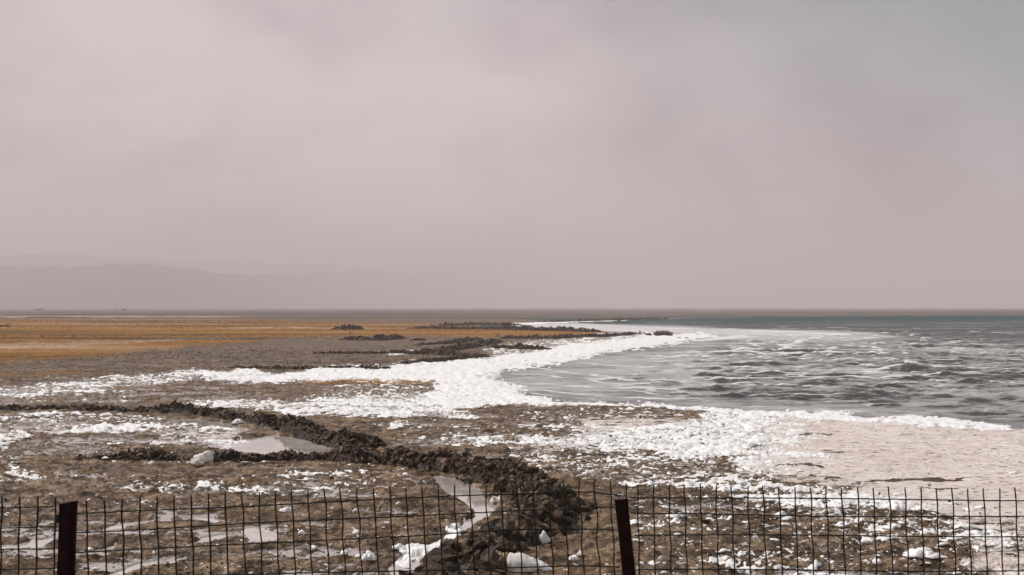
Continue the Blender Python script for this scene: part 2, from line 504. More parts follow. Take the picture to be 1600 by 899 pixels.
def ground_material():
    m, nt, b = new_mat('mud')
    p = pos(nt)
    big = noise_tex(nt, p, 0.35, 4, 0.6)
    mid = noise_tex(nt, p, 1.9, 6, 0.68)
    fine = noise_tex(nt, p, 9.0, 6, 0.7)
    vf = noise_tex(nt, p, 26.0, 5, 0.75)
    coarse = noise_tex(nt, p, 0.7, 8, 0.82, (0.6, 1, 1))
    cam_d = nt.nodes.new('ShaderNodeVectorMath'); cam_d.operation = 'LENGTH'
    nt.links.new(p, cam_d.inputs[0])
    tone = mth(nt, 'ADD', mth(nt, 'MULTIPLY', mid, 0.36), mth(nt, 'MULTIPLY', fine, 0.30))
    tone = mth(nt, 'ADD', tone, mth(nt, 'ADD', mth(nt, 'MULTIPLY', coarse, 0.22), mth(nt, 'MULTIPLY', vf, 0.12)))
    tone = mth(nt, 'ADD', mth(nt, 'MULTIPLY', mth(nt, 'SUBTRACT', tone, 0.5), 1.75), 0.505)
    c = ramp(nt, tone, [(0.37, (0.007, 0.004, 0.0025)), (0.44, (0.048, 0.028, 0.015)), (0.51, (0.148, 0.091, 0.052)), (0.60, (0.35, 0.245, 0.168))])
    c = mixc(nt, ramp(nt, big, [(0.42, 0.0), (0.66, 0.4)]), c, (0.135, 0.080, 0.040))
    # grass plain: ochre with tawny, olive and pinkish runs
    gs = noise_tex(nt, p, 0.055, 6, 0.72, (0.16, 1.0, 1.0))
    gf = noise_tex(nt, p, 0.9, 6, 0.75, (0.5, 1, 1))
    gt = mth(nt, 'ADD', mth(nt, 'MULTIPLY', gs, 0.6), mth(nt, 'MULTIPLY', gf, 0.4))
    gt = mth(nt, 'ADD', mth(nt, 'MULTIPLY', mth(nt, 'SUBTRACT', mth(nt, 'ADD', mth(nt, 'MULTIPLY', gt, 0.7), mth(nt, 'MULTIPLY', noise_tex(nt, p, 0.016, 4, 0.6, (0.2, 1, 1)), 0.3)), 0.5), 2.0), 0.5)
    gc = ramp(nt, gt, [(0.34, (0.055, 0.040, 0.016)), (0.42, (0.16, 0.072, 0.012)), (0.49, (0.34, 0.150, 0.022)), (0.55, (0.24, 0.110, 0.024)), (0.61, (0.42, 0.26, 0.15))])
    c2 = noise_tex(nt, p, 0.22, 8, 0.80, (0.30, 1, 1))
    gm = mth(nt, 'ADD', attr(nt, 'grass'), mth(nt, 'MULTIPLY', mth(nt, 'SUBTRACT', c2, 0.5), 2.2))
    gm = mth(nt, 'MULTIPLY', ramp(nt, gm, [(0.28, 0.0), (0.62, 1.0)]), ramp(nt, attr(nt, 'grass'), [(0.02, 0.0), (0.3, 1.0)]))
    c = mixc(nt, gm, c, gc)
    tone2 = mth(nt, 'ADD', tone, mth(nt, 'MULTIPLY', mth(nt, 'SUBTRACT', c2, 0.5), 1.1))
    dk = ramp(nt, tone2, [(0.34, (0.008, 0.0055, 0.0035)), (0.46, (0.064, 0.042, 0.024)), (0.58, (0.23, 0.162, 0.106))])
    c = mixc(nt, mth(nt, 'MULTIPLY', attr(nt, 'dark'), 0.9, True), c, dk)
    # far plain beyond the grass
    fd = ramp(nt, mth(nt, 'MULTIPLY', cam_d.outputs['Value'], 1 / 900.0), [(0.38, 0.0), (0.62, 1.0)])
    farc = ramp(nt, noise_tex(nt, p, 0.012, 4, 0.6, (0.2, 1, 1)), [(0.38, (0.060, 0.045, 0.036)), (0.52, (0.115, 0.085, 0.068)), (0.70, (0.24, 0.18, 0.14))])
    c = mixc(nt, fd, c, farc)
    # pale foam-scummed flat
    pn = noise_tex(nt, p, 2.6, 7, 0.72, (0.85, 1, 1))
    pc = ramp(nt, pn, [(0.31, (0.34, 0.25, 0.20)), (0.39, (0.70, 0.585, 0.535)), (0.54, (0.84, 0.735, 0.69)), (0.64, (0.91, 0.86, 0.84))])
    pc = mixc(nt, ramp(nt, noise_tex(nt, p, 0.45, 5, 0.65, (0.6, 1, 1)), [(0.45, 0.0), (0.62, 0.32)]), pc, (0.58, 0.46, 0.40))
    pf = mth(nt, 'ADD', attr(nt, 'pale'), mth(nt, 'MULTIPLY', mth(nt, 'SUBTRACT', mid, 0.5), 1.6))
    pf = ramp(nt, pf, [(0.30, 0.0), (0.52, 1.0)])
    c = mixc(nt, pf, c, pc)
    sp = ramp(nt, noise_tex(nt, p, 5.5, 4, 0.6), [(0.60, 0.0), (0.63, 0.85)])
    c = mixc(nt, mth(nt, 'MULTIPLY', sp, attr(nt, 'pale')), c, (0.07, 0.045, 0.035))
    stf = mth(nt, 'ADD', attr(nt, 'strip'), mth(nt, 'MULTIPLY', mth(nt, 'SUBTRACT', mid, 0.5), 2.2))
    c = mixc(nt, ramp(nt, stf, [(0.45, 0.0), (0.60, 1.0)]), c, (0.085, 0.05, 0.036))
    # small flecks of dried foam
    ffl = noise_tex(nt, p, 7.5, 5, 0.62)
    ft = mth(nt, 'ADD', ffl, mth(nt, 'MULTIPLY', attr(nt, 'dens'), 0.30))
    ff = ramp(nt, ft, [(0.655, 0.0), (0.68, 1.0)])
    c = mixc(nt, mth(nt, 'MULTIPLY', ff, mth(nt, 'SUBTRACT', 1.0, fd, True)), c, (0.80, 0.77, 0.76))
    c = mixc(nt, mth(nt, 'MULTIPLY', attr(nt, 'wet'), 0.8), c, (0.40, 0.345, 0.32))  # wet pools tinted pale, standing in for sky reflected in them
    setc(nt, b, 'Base Color', c)
    wet = noise_tex(nt, p, 0.8, 5, 0.6)
    r = ramp(nt, wet, [(0.38, 0.34), (0.58, 0.75)])
    r = mth(nt, 'ADD', r, mth(nt, 'MULTIPLY', mth(nt, 'ADD', attr(nt, 'grass'), fd, True), 0.5), True)
    wa = attr(nt, 'wet')
    r = mth(nt, 'SUBTRACT', r, mth(nt, 'MULTIPLY', wa, 0.9), True)
    r = mth(nt, 'MAXIMUM', r, 0.05)
    setc(nt, b, 'Roughness', r)
    setc(nt, b, 'Specular IOR Level', mth(nt, 'ADD', mth(nt, 'MULTIPLY', wa, 0.85), 0.15))
    hgt = mth(nt, 'ADD', mth(nt, 'MULTIPLY', mid, 1.0), mth(nt, 'MULTIPLY', fine, 0.35))
    hgt = mth(nt, 'MULTIPLY', hgt, mth(nt, 'SUBTRACT', 1.0, mth(nt, 'MULTIPLY', wa, 0.97), True))
    bump(nt, b, hgt, 0.12, 1.0)
    return m


def foam_material(name='foam', tint=(0.94, 0.915, 0.92)):
    m, nt, b = new_mat(name)
    p = pos(nt)
    n = noise_tex(nt, p, 14, 5, 0.6)
    n2 = noise_tex(nt, p, 3.0, 5, 0.6)
    c = ramp(nt, n2, [(0.33, tuple(t * 0.80 for t in tint)), (0.50, tint)])
    c = mixc(nt, ramp(nt, noise_tex(nt, p, 6.0, 5, 0.7), [(0.60, 0.0), (0.70, 0.6)]), c, (0.48, 0.42, 0.40))
    setc(nt, b, 'Base Color', c)
    setc(nt, b, 'Roughness', 0.75)
    b.inputs['Subsurface Weight'].default_value = 0.0
    bump(nt, b, mth(nt, 'ADD', n, n2), 0.05, 0.6)
    return m


def water_material():
    m, nt, b = new_mat('lake_water')
    p = pos(nt)
    d = nt.nodes.new('ShaderNodeVectorMath'); d.operation = 'LENGTH'
    nt.links.new(p, d.inputs[0])
    body = ramp(nt, mth(nt, 'MULTIPLY', d.outputs['Value'], 1 / 500.0), [(0.2, (0.052, 0.044, 0.042)), (0.38, (0.045, 0.046, 0.043)), (0.72, (0.020, 0.068, 0.061)), (1.0, (0.008, 0.058, 0.053))])
    tv = noise_tex(nt, p, 0.10, 5, 0.65, (0.35, 1, 1))
    tvf = mth(nt, 'MULTIPLY', ramp(nt, tv, [(0.42, 0.0), (0.62, 0.7)]), ramp(nt, mth(nt, 'MULTIPLY', d.outputs['Value'], 1 / 500.0), [(0.3, 1.0), (0.55, 0.35)]))
    body = mixc(nt, tvf, body, (0.12, 0.108, 0.105))
    film = attr(nt, 'film')
    fn = noise_tex(nt, p, 1.1, 9, 0.85, (0.45, 1, 1), 0.0)
    fn2 = noise_tex(nt, p, 0.10, 6, 0.72, (0.25, 1, 1))
    ff = ramp(nt, mth(nt, 'ADD', film, mth(nt, 'ADD', mth(nt, 'MULTIPLY', mth(nt, 'SUBTRACT', fn, 0.5), 4.0), mth(nt, 'MULTIPLY', mth(nt, 'SUBTRACT', fn2, 0.5), 2.6))), [(0.25, 0.0), (0.95, 0.85)])
    ff = mth(nt, 'MULTIPLY', ff, ramp(nt, film, [(0.0, 0.0), (0.16, 1.0)]))
    c = mixc(nt, ff, body, (0.66, 0.63, 0.635))
    wf = attr(nt, 'foam')
    wn = noise_tex(nt, p, 2.2, 6, 0.72, (0.5, 1, 1))
    wn2 = noise_tex(nt, p, 0.30, 6, 0.72, (0.3, 1, 1))
    wff = ramp(nt, mth(nt, 'ADD', wf, mth(nt, 'ADD', mth(nt, 'MULTIPLY', mth(nt, 'SUBTRACT', wn, 0.5), 1.7), mth(nt, 'MULTIPLY', mth(nt, 'SUBTRACT', wn2, 0.5), 1.5))), [(0.42, 0.0), (0.66, 1.0)])
    wff = mth(nt, 'MULTIPLY', wff, ramp(nt, wf, [(0.0, 0.0), (0.12, 1.0)]))
    c = mixc(nt, wff, c, (0.88, 0.85, 0.85))
    setc(nt, b, 'Base Color', c)
    farf = ramp(nt, mth(nt, 'MULTIPLY', d.outputs['Value'], 1 / 500.0), [(0.25, 0.0), (0.55, 1.0)])
    nt.links.new(mth(nt, 'SUBTRACT', 1.33, mth(nt, 'MULTIPLY', farf, 0.12)), b.inputs['IOR'])
    r = mth(nt, 'ADD', mth(nt, 'ADD', 0.16, mth(nt, 'MULTIPLY', farf, 0.34)), mth(nt, 'MULTIPLY', mth(nt, 'MAXIMUM', wff, ff), 0.5))
    setc(nt, b, 'Roughness', r)
    setc(nt, b, 'Specular IOR Level', ramp(nt, mth(nt, 'MULTIPLY', d.outputs['Value'], 1 / 500.0), [(0.1, 0.5), (0.30, 0.22), (0.62, 0.03)]))
    rip = noise_tex(nt, p, 1.8, 7, 0.72, (0.4, 1, 1), 0.0)
    rip2 = noise_tex(nt, p, 0.35, 5, 0.65, (0.4, 1, 1), 0.0)
    bump(nt, b, mth(nt, 'ADD', rip, mth(nt, 'MULTIPLY', rip2, 2.5)), 0.32, 0.9)
    return m


def puddle_material():
    m, nt, b = new_mat('puddle_water')
    p = pos(nt)
    setc(nt, b, 'Base Color', ramp(nt, noise_tex(nt, p, 1.2, 4, 0.6), [(0.4, (0.46, 0.395, 0.37)), (0.6, (0.62, 0.555, 0.53))]))  # pale base: brightness of the reflected sky painted into the water colour
    setc(nt, b, 'Roughness', 0.04)
    b.inputs['IOR'].default_value = 1.45
    setc(nt, b, 'Specular IOR Level', 0.9)
    bump(nt, b, noise_tex(nt, p, 5.0, 3, 0.5, (0.5, 1, 1)), 0.004, 0.5)
    return m


def clod_material(name, lo, midc, hi, scale=6.0, rough=(0.35, 0.8)):
    m, nt, b = new_mat(name)
    p = pos(nt)
    n = noise_tex(nt, p, scale, 6, 0.65)
    n2 = noise_tex(nt, p, scale * 0.25, 3, 0.5)
    t = mth(nt, 'ADD', mth(nt, 'MULTIPLY', n, 0.6), mth(nt, 'MULTIPLY', n2, 0.4))
    setc(nt, b, 'Base Color', ramp(nt, t, [(0.40, lo), (0.50, midc), (0.62, hi)]))
    setc(nt, b, 'Roughness', ramp(nt, n, [(0.4, rough[0]), (0.6, rough[1])]))
    bump(nt, b, n, 0.05, 0.8)
    setc(nt, b, 'Specular IOR Level', 0.12)
    return m


def plain_material(name, c1, c2, scale=8.0, rough=0.6, metal=0.0, bd=0.01, spec=0.15):
    m, nt, b = new_mat(name)
    p = obj_pos(nt)
    n = noise_tex(nt, p, scale, 5, 0.6)
    setc(nt, b, 'Base Color', ramp(nt, n, [(0.38, c1), (0.62, c2)]))
    setc(nt, b, 'Roughness', rough)
    setc(nt, b, 'Metallic', metal)
    setc(nt, b, 'Specular IOR Level', spec)
    bump(nt, b, n, bd, 0.6)
    return m


M_GROUND = ground_material()
M_FOAM = foam_material()
M_WATER = water_material()
M_PUD = puddle_material()
M_BANK = clod_material('wet_dark_earth', (0.007, 0.0042, 0.0028), (0.026, 0.0165, 0.0105), (0.080, 0.054, 0.035))
M_CLOD = clod_material('peaty_clod', (0.007, 0.0042, 0.0026), (0.046, 0.029, 0.018), (0.165, 0.110, 0.072), 7.0, (0.3, 0.7))
M_CLOD2 = clod_material('pale_clod', (0.014, 0.0090, 0.006), (0.090, 0.060, 0.040), (0.30, 0.22, 0.16), 7.0, (0.35, 0.7))
M_POST = plain_material('dark_maroon_paint', (0.0022, 0.0004, 0.0004), (0.022, 0.0014, 0.0012), 14, 0.6, 0.0, 0.004)
M_WIRE = plain_material('dark_green_wire', (0.010, 0.012, 0.009), (0.030, 0.030, 0.024), 30, 0.55, 0.0, 0.001)
M_SACK = plain_material('white_sack', (0.62, 0.56, 0.52), (0.84, 0.80, 0.78), 5, 0.7, 0.0, 0.03)
M_SACKTAN = plain_material('tan_sack', (0.20, 0.12, 0.055), (0.42, 0.30, 0.19), 6, 0.6, 0.0, 0.02)
M_TWIG = plain_material('dry_twig', (0.06, 0.035, 0.02), (0.22, 0.14, 0.085), 8, 0.8)
M_FARDARK = plain_material('dark_far_thing', (0.012, 0.012, 0.014), (0.03, 0.03, 0.035), 2, 0.7)

# ------------------------------------------------------------------ ground sheet
vd = np.concatenate([np.arange(481.6, 500, 0.75), np.arange(500, 700, 0.85), np.arange(700, 965, 1.0), np.array([970, 985, 1010, 1050, 1110, 1200, 1350, 1600])])
ud = np.concatenate([np.array([-9000, -5000, -3200, -2200, -1600, -1200, -900, -700, -550, -450]), np.arange(-400, 2000, 2.3),
                     np.array([2010, 2060, 2150, 2300, 2600, 3000, 3800, 5500, 9000])])
UU, VV = np.meshgrid(ud, vd)
GX_, GY_ = px2w(UU, VV)
cell = 2.3 * np.hypot(GX_, GY_) / FPX
FLD = fields(GX_, GY_, cell)
V = np.stack([GX_, GY_, FLD['z']], -1).reshape(-1, 3)
# close the sheet out to the horizon
ground = link('ground', mesh_np('ground', V, grid_faces(len(vd), len(ud)), True,
                                {k: FLD[k].ravel() for k in ('pale', 'grass', 'dark', 'strip', 'dens', 'wet')}), M_GROUND)
tag(ground, kind='structure')


def gz(x, y):
    x = np.atleast_1d(np.asarray(x, float)); y = np.atleast_1d(np.asarray(y, float))
    return fields(x, y)['z']


def gz1(x, y):
    return float(gz(x, y)[0])


# far sheet out to the horizon, a little lower than the flat
a = 16000
xs = np.linspace(-a, a, 9)
ys = np.array([6000, 8000, 11000, 16000, 24000.0])
XX, YY = np.meshgrid(xs, ys)
fz = np.full(XX.shape, -0.3)
plain = link('far_plain', mesh_np('far_plain', np.stack([XX, YY, fz], -1).reshape(-1, 3), grid_faces(len(ys), len(xs))[:, ::-1], True,
                                  {k: np.zeros(XX.size) for k in ('pale', 'grass', 'dark', 'strip', 'dens', 'wet')}), M_GROUND)
tag(plain, kind='structure')

# embankment on which the fence and the viewer stand
prof = [(-60, 1.9), (-8, 1.9), (2.5, 1.88), (4.0, 1.8), (5.5, 1.45), (7.0, 1.0), (8.5, 0.62), (10.5, 0.28), (12.5, 0.06), (14.0, -0.15)]
py = np.interp(np.linspace(0, len(prof) - 1, 60), range(len(prof)), [p_[0] for p_ in prof])
pz = np.interp(np.linspace(0, len(prof) - 1, 60), range(len(prof)), [p_[1] for p_ in prof])
ex = np.linspace(-60, 60, 240)
EX, EY = np.meshgrid(ex, py)
EZ = np.repeat(pz[:, None], len(ex), 1) + 0.05 * fbm(EX, EY, 1.2, 3, 0.5, 55)
emb = link('embankment', mesh_np('embankment', np.stack([EX, EY, EZ], -1).reshape(-1, 3), grid_faces(len(py), len(ex))[:, ::-1], True,
                                 {k: np.zeros(EX.size) for k in ('pale', 'grass', 'dark', 'strip', 'dens', 'wet')}), M_GROUND)
tag(emb, kind='structure')

# ------------------------------------------------------------------ foam lying on the shore (real thickness, torn outline)
ir = (vd < 965) & (vd > 486)
ic = (ud >= -400) & (ud <= 2000)
sub = np.ix_(ir, ic)
fo = FLD['foam'][sub]
fx, fy, fzg = GX_[sub], GY_[sub], FLD['z'][sub]
lk = FLD['lake'][sub]
dd = np.hypot(fx, fy)
fluff = fbm(fx, fy, 0.55, 4, 0.6, 61, cell[sub])
big = FLD['dens'][sub] > 0.97
base = np.maximum(fzg, np.where(FLD['pud'][sub] > 0.3, -0.002, -9))
base = np.maximum(base, np.where(lk > 0, 0.0, -9))
th = 0.045 * np.sqrt(np.clip(fo / 0.25, 0, 1.4)) * (0.7 + 0.8 * fluff)
edge = sstep(3, 34, np.abs(lk)) if False else 1.0
fz_ = base + np.where(fo > 0, np.maximum(th, 0.012), -0.02)
fo = np.where((lk > 22) & (FLD['dens'][sub] < 2), -1.0, fo)      # on the open lake the foam belongs to the water
nr, nc = fo.shape
FQ = grid_faces(nr, nc)
ok = (fo.ravel() > 0)
keep = ok[FQ].sum(1) >= 2
V_, F_, _a = compact(np.stack([fx, fy, fz_], -1).reshape(-1, 3), FQ[keep], {})
tag(link('foam', mesh_np('foam', V_, F_, True), M_FOAM), 'white wind-blown lake foam strewn in patches over the mud and along the shore', 'foam', kind='stuff')

# ------------------------------------------------------------------ lake
wv_ = np.concatenate([np.arange(490.5, 500, 0.5), np.arange(500, 700, 0.42)])
wu_ = np.concatenate([np.arange(740, 1960, 2.0), np.array([1980, 2030, 2120, 2300, 2600, 3100])])
WU, WV = np.meshgrid(wu_, wv_)
WX, WY = px2w(WU, WV)
wu2, wv2 = warp(WU, WV)
wl = sdist(wu2, wv2, LAKE, 4.0)
wd = np.hypot(WX, WY)
longc = 0.42 * WY ** 2 / (HC * FPX)
pwx = fbm(WX, WY, 11, 4, 0.55, 71) * 1.3
grp = quant(fbm(WX, WY, 16, 3, 0.6, 75), 0.35)
# water is sheltered by the left shore and rough in the open
open_ = sstep(8, 120, wl) * sstep(850, 1150, WU) * 0.85 + sstep(8, 120, wl) * 0.15
wz = np.zeros(WX.shape); crest = np.zeros(WX.shape)
for lam, amp, ang, ph in ((6.8, 0.095, 0.14, 0.3), (4.3, 0.085, -0.10, 1.9), (3.0, 0.070, 0.22, 4.0), (2.1, 0.045, -0.25, 2.2), (1.4, 0.03, 0.1, 5.0)):
    kx, ky_ = math.sin(ang), math.cos(ang)
    s = (WX * kx + WY * ky_ + pwx * min(1, lam / 5.0)) / lam * 2 * math.pi + ph
    g_ = quant(fbm(WX / (lam * 0.75), WY / (lam * 1.7), 1.0, 3, 0.55, int(lam * 10)), 0.3)
    w_ = (1 - np.abs(np.sin(s * 0.5))) ** 2.2 * 1.5 - 0.35
    k = np.clip((lam / longc - 1.6) / 2.0, 0, 1)
    wz += amp * w_ * (0.1 + 1.5 * g_ * g_) * k
    if lam > 2:
        crest = np.maximum(crest, sstep(0.50, 0.95, w_) * sstep(0.50, 0.82, g_) * np.clip((lam / longc - 1.0), 0, 1))
wz = wz * (0.10 + 1.3 * open_)
wz *= sstep(0, 30, wl)
film = np.zeros(WX.shape)
face = np.gradient(wz, axis=0) / (np.gradient(WY, axis=0) - 1e-9)      # > 0 where the water faces the road
for poly, d_, s_ in (([(760, 620), (760, 585), (900, 558), (1000, 542), (1100, 528), (1130, 535), (1180, 570), (1160, 640), (1100, 640), (820, 626)], 0.85, 70),
                     ([(1000, 640), (1100, 590), (1400, 596), (1700, 612), (1900, 680), (1600, 690), (1200, 650)], 0.60, 60),
                     ([(1050, 530), (1350, 522), (1600, 530), (3600, 540), (3600, 640), (1100, 640)], 0.62, 80),
                     ([(780, 503), (1060, 509), (1160, 514), (1330, 517), (1420, 527), (1300, 535), (1100, 530), (950, 519), (800, 513)], 1.15, 14),
                     ([(1100, 540), (1500, 548), (1600, 620), (1200, 620)], 0.28, 60),
                     ([(1000, 503), (1900, 499), (3600, 497), (3600, 530), (1100, 530)], 0.26, 20),
                     ([(1000, 630), (1300, 600), (3600, 600), (3600, 720), (1900, 700), (1500, 680), (1200, 646)], 0.72, 40)):
    film = np.maximum(film, d_ * area(WU, WV, poly, s_))
ofoam = crest * (0.40 + 0.6 * sstep(1700, 1200, WU)) * sstep(0.05, .5, open_) * (0.5 + 0.9 * grp)
for poly, d_, s_ in (([(870, 503), (1000, 509), (1100, 513), (1240, 516), (1330, 520), (1280, 527), (1130, 524), (1060, 520), (960, 518), (840, 512), (800, 508)], 0.52, 8),
                     ([(1030, 540), (1112, 527), (1160, 522), (1180, 527), (1110, 533)], 0.7, 8),
                     ([(1000, 633), (1200, 638), (1330, 646), (1500, 655), (1500, 648), (1330, 638), (1200, 632)], 0.45, 12),
                     ([(1180, 520), (1330, 523), (1300, 529), (1180, 528)], 0.38, 8),
                     ([(1340, 572), (1450, 570), (1440, 580), (1350, 584)], 0.42, 10),
                     ([(1400, 598), (1600, 603), (1600, 608), (1420, 605)], 0.45, 10),
                     ([(1040, 497.6), (1100, 496.4), (1180, 495.6), (1180, 496.6), (1100, 497.8), (1040, 499)], 0.5, 4)):
    ofoam = np.maximum(ofoam, d_ * area(WU, WV, poly, s_))
# the thin parting lines of foam in the sheltered water
for poly in ([(800, 583), (860, 588), (940, 596), (1040, 606), (1100, 617), (1200, 618)], [(790, 596), (860, 600), (960, 607), (1060, 620), (1160, 616)],
             [(830, 608), (900, 614), (980, 622), (1070, 623)], [(860, 565), (960, 570), (1060, 577), (1150, 577)], [(830, 575), (900, 583), (980, 590)],
             [(830, 614), (880, 619), (930, 624)]):
    P = np.array(poly, float)
    lv = np.interp(WU, P[:, 0], P[:, 1], left=-99, right=-99) + 2.0 * fbm(WU, WV, 60, 3, 0.6, 83)
    ofoam = np.maximum(ofoam, 0.62 * sstep(1.5, 0.4, np.abs(WV - lv)))
film = film * (1 - 0.95 * 0.7 * sstep(0.08, 0.28, face)) 
ofoam = ofoam * (1 - 0.8 * sstep(0.10, 0.28, face))
FQ = grid_faces(*WX.shape)
okw = (wl.ravel() > -45)
keep = okw[FQ].all(1)
V_, F_, A_ = compact(np.stack([WX, WY, wz - 0.012], -1).reshape(-1, 3), FQ[keep], {'foam': ofoam.ravel(), 'film': film.ravel()})
tag(link('lake_water', mesh_np('lake_water', V_, F_, True, A_), M_WATER), kind='structure')

# ------------------------------------------------------------------ puddles
for key, (poly, lab) in PUDDLES.items():
    P = np.array(poly, float)
    c_ = P.mean(0)
    n = len(P)
    # push the outline out a little: the mud's own relief makes the real edge
    Q = []
    for i in range(n):
        a0, a1, a2 = P[i - 1], P[i], P[(i + 1) % n]
        t = a2 - a0; nn = np.array([t[1] * 4, -t[0] / 4.0]); nn = np.array([t[1], -t[0]])
        L = math.hypot(nn[0], nn[1] * 3) + 1e-6
        area2 = sum(P[j][0] * P[(j + 1) % n][1] - P[(j + 1) % n][0] * P[j][1] for j in range(n))
        sg = 1 if area2 > 0 else -1
        Q.append((a1[0] + sg * nn[0] / L * 10, a1[1] + sg * nn[1] * 3 / L * 2.6))
    bm = bmesh.new()
    vs = []
    for q in Q:
        x, y = px2w(q[0], q[1])
        vs.append(bm.verts.new((float(x), float(y), -0.004)))
    f = bm.faces.new(vs)
    bmesh.ops.triangulate(bm, faces=[f])
    bmesh.ops.recalc_face_normals(bm, faces=bm.faces)
    if bm.faces[:][0].normal.z < 0:
        bmesh.ops.reverse_faces(bm, faces=bm.faces)
    me = bpy.data.meshes.new('puddle'); bm.to_mesh(me); bm.free()
    o = link('puddle', me, M_PUD)
    tag(o, lab, 'puddle', kind='structure')

# ------------------------------------------------------------------ clods
rnd = random.Random(5)


def hull_mesh(name, seed, npts=13, flat=(1, 0.8, 0.6), rough=0.35):
    r = random.Random(seed)
    bm = bmesh.new()
    for i in range(npts):
        v_ = Vector((r.gauss(0, 1), r.gauss(0, 1), r.gauss(0, 1))).normalized() * (1 - rough * r.random())
        bm.verts.new((v_.x * flat[0], v_.y * flat[1], v_.z * flat[2]))
    res = bmesh.ops.convex_hull(bm, input=bm.verts)
    loose = [v_ for v_ in bm.verts if not v_.link_faces]
    bmesh.ops.delete(bm, geom=loose, context='VERTS')
    bmesh.ops.recalc_face_normals(bm, faces=bm.faces)
    me = bpy.data.meshes.new(name); bm.to_mesh(me); bm.free()
    return me


def mesh_arrays(me):
    v_ = np.empty(len(me.vertices) * 3, np.float32); me.vertices.foreach_get('co', v_)
    f_ = np.array([list(p_.vertices) for p_ in me.polygons if len(p_.vertices) == 3], np.int32)
    return v_.reshape(-1, 3), f_


CLODS = [hull_mesh('clod', s, 16, (1, 0.68, 0.38)) for s in range(10)]
SLABS = [hull_mesh('clod', 50 + s, 18, (1, 0.62, 0.26)) for s in range(6)]
CLOD_ARR = [mesh_arrays(m_) for m_ in CLODS + SLABS]
SMALL_ARR = [mesh_arrays(hull_mesh('crumb', 90 + s, 8, (1, 0.8, 0.55))) for s in range(5)]
for i, m_ in enumerate(CLODS + SLABS):
    m_.materials.append(M_CLOD2 if i % 4 == 1 else M_CLOD)


def rot_mats(r, n, tilt=1.0):
    a_ = r.rand(n) * 2 * np.pi; b_ = (r.rand(n) - 0.5) * np.pi * tilt; c_ = (r.rand(n) - 0.5) * np.pi * tilt
    ca, sa, cb, sb, cc, sc = np.cos(a_), np.sin(a_), np.cos(b_), np.sin(b_), np.cos(c_), np.sin(c_)
    Z = np.zeros(n); O = np.ones(n)
    Rz = np.stack([ca, -sa, Z, sa, ca, Z, Z, Z, O], -1).reshape(n, 3, 3)
    Rx = np.stack([O, Z, Z, Z, cb, -sb, Z, sb, cb], -1).reshape(n, 3, 3)
    Ry = np.stack([cc, Z, sc, Z, O, Z, -sc, Z, cc], -1).reshape(n, 3, 3)
    return Rz @ Rx @ Ry


def joined(name, P, S, arrs, mat, parent=None, seed=1, tilt=0.8, smooth=False):
    """many small pieces of real geometry joined into one mesh"""
    r = np.random.RandomState(seed)
    n = len(P)
    R = rot_mats(r, n, tilt)
    which = r.randint(0, len(arrs), n)
    Vs, Fs, off = [], [], 0
    for w_ in range(len(arrs)):
        idx = np.where(which == w_)[0]
        if not len(idx):
            continue
        va, fa = arrs[w_]
        vv_ = np.einsum('nij,vj->nvi', R[idx], va) * S[idx][:, None, None] + P[idx][:, None, :]
        ff_ = fa[None] + (np.arange(len(idx)) * len(va))[:, None, None] + off
        Vs.append(vv_.reshape(-1, 3)); Fs.append(ff_.reshape(-1, 3)); off += len(idx) * len(va)
    o = link(name, mesh_np(name, np.concatenate(Vs), np.concatenate(Fs), smooth), mat, parent)
    return o


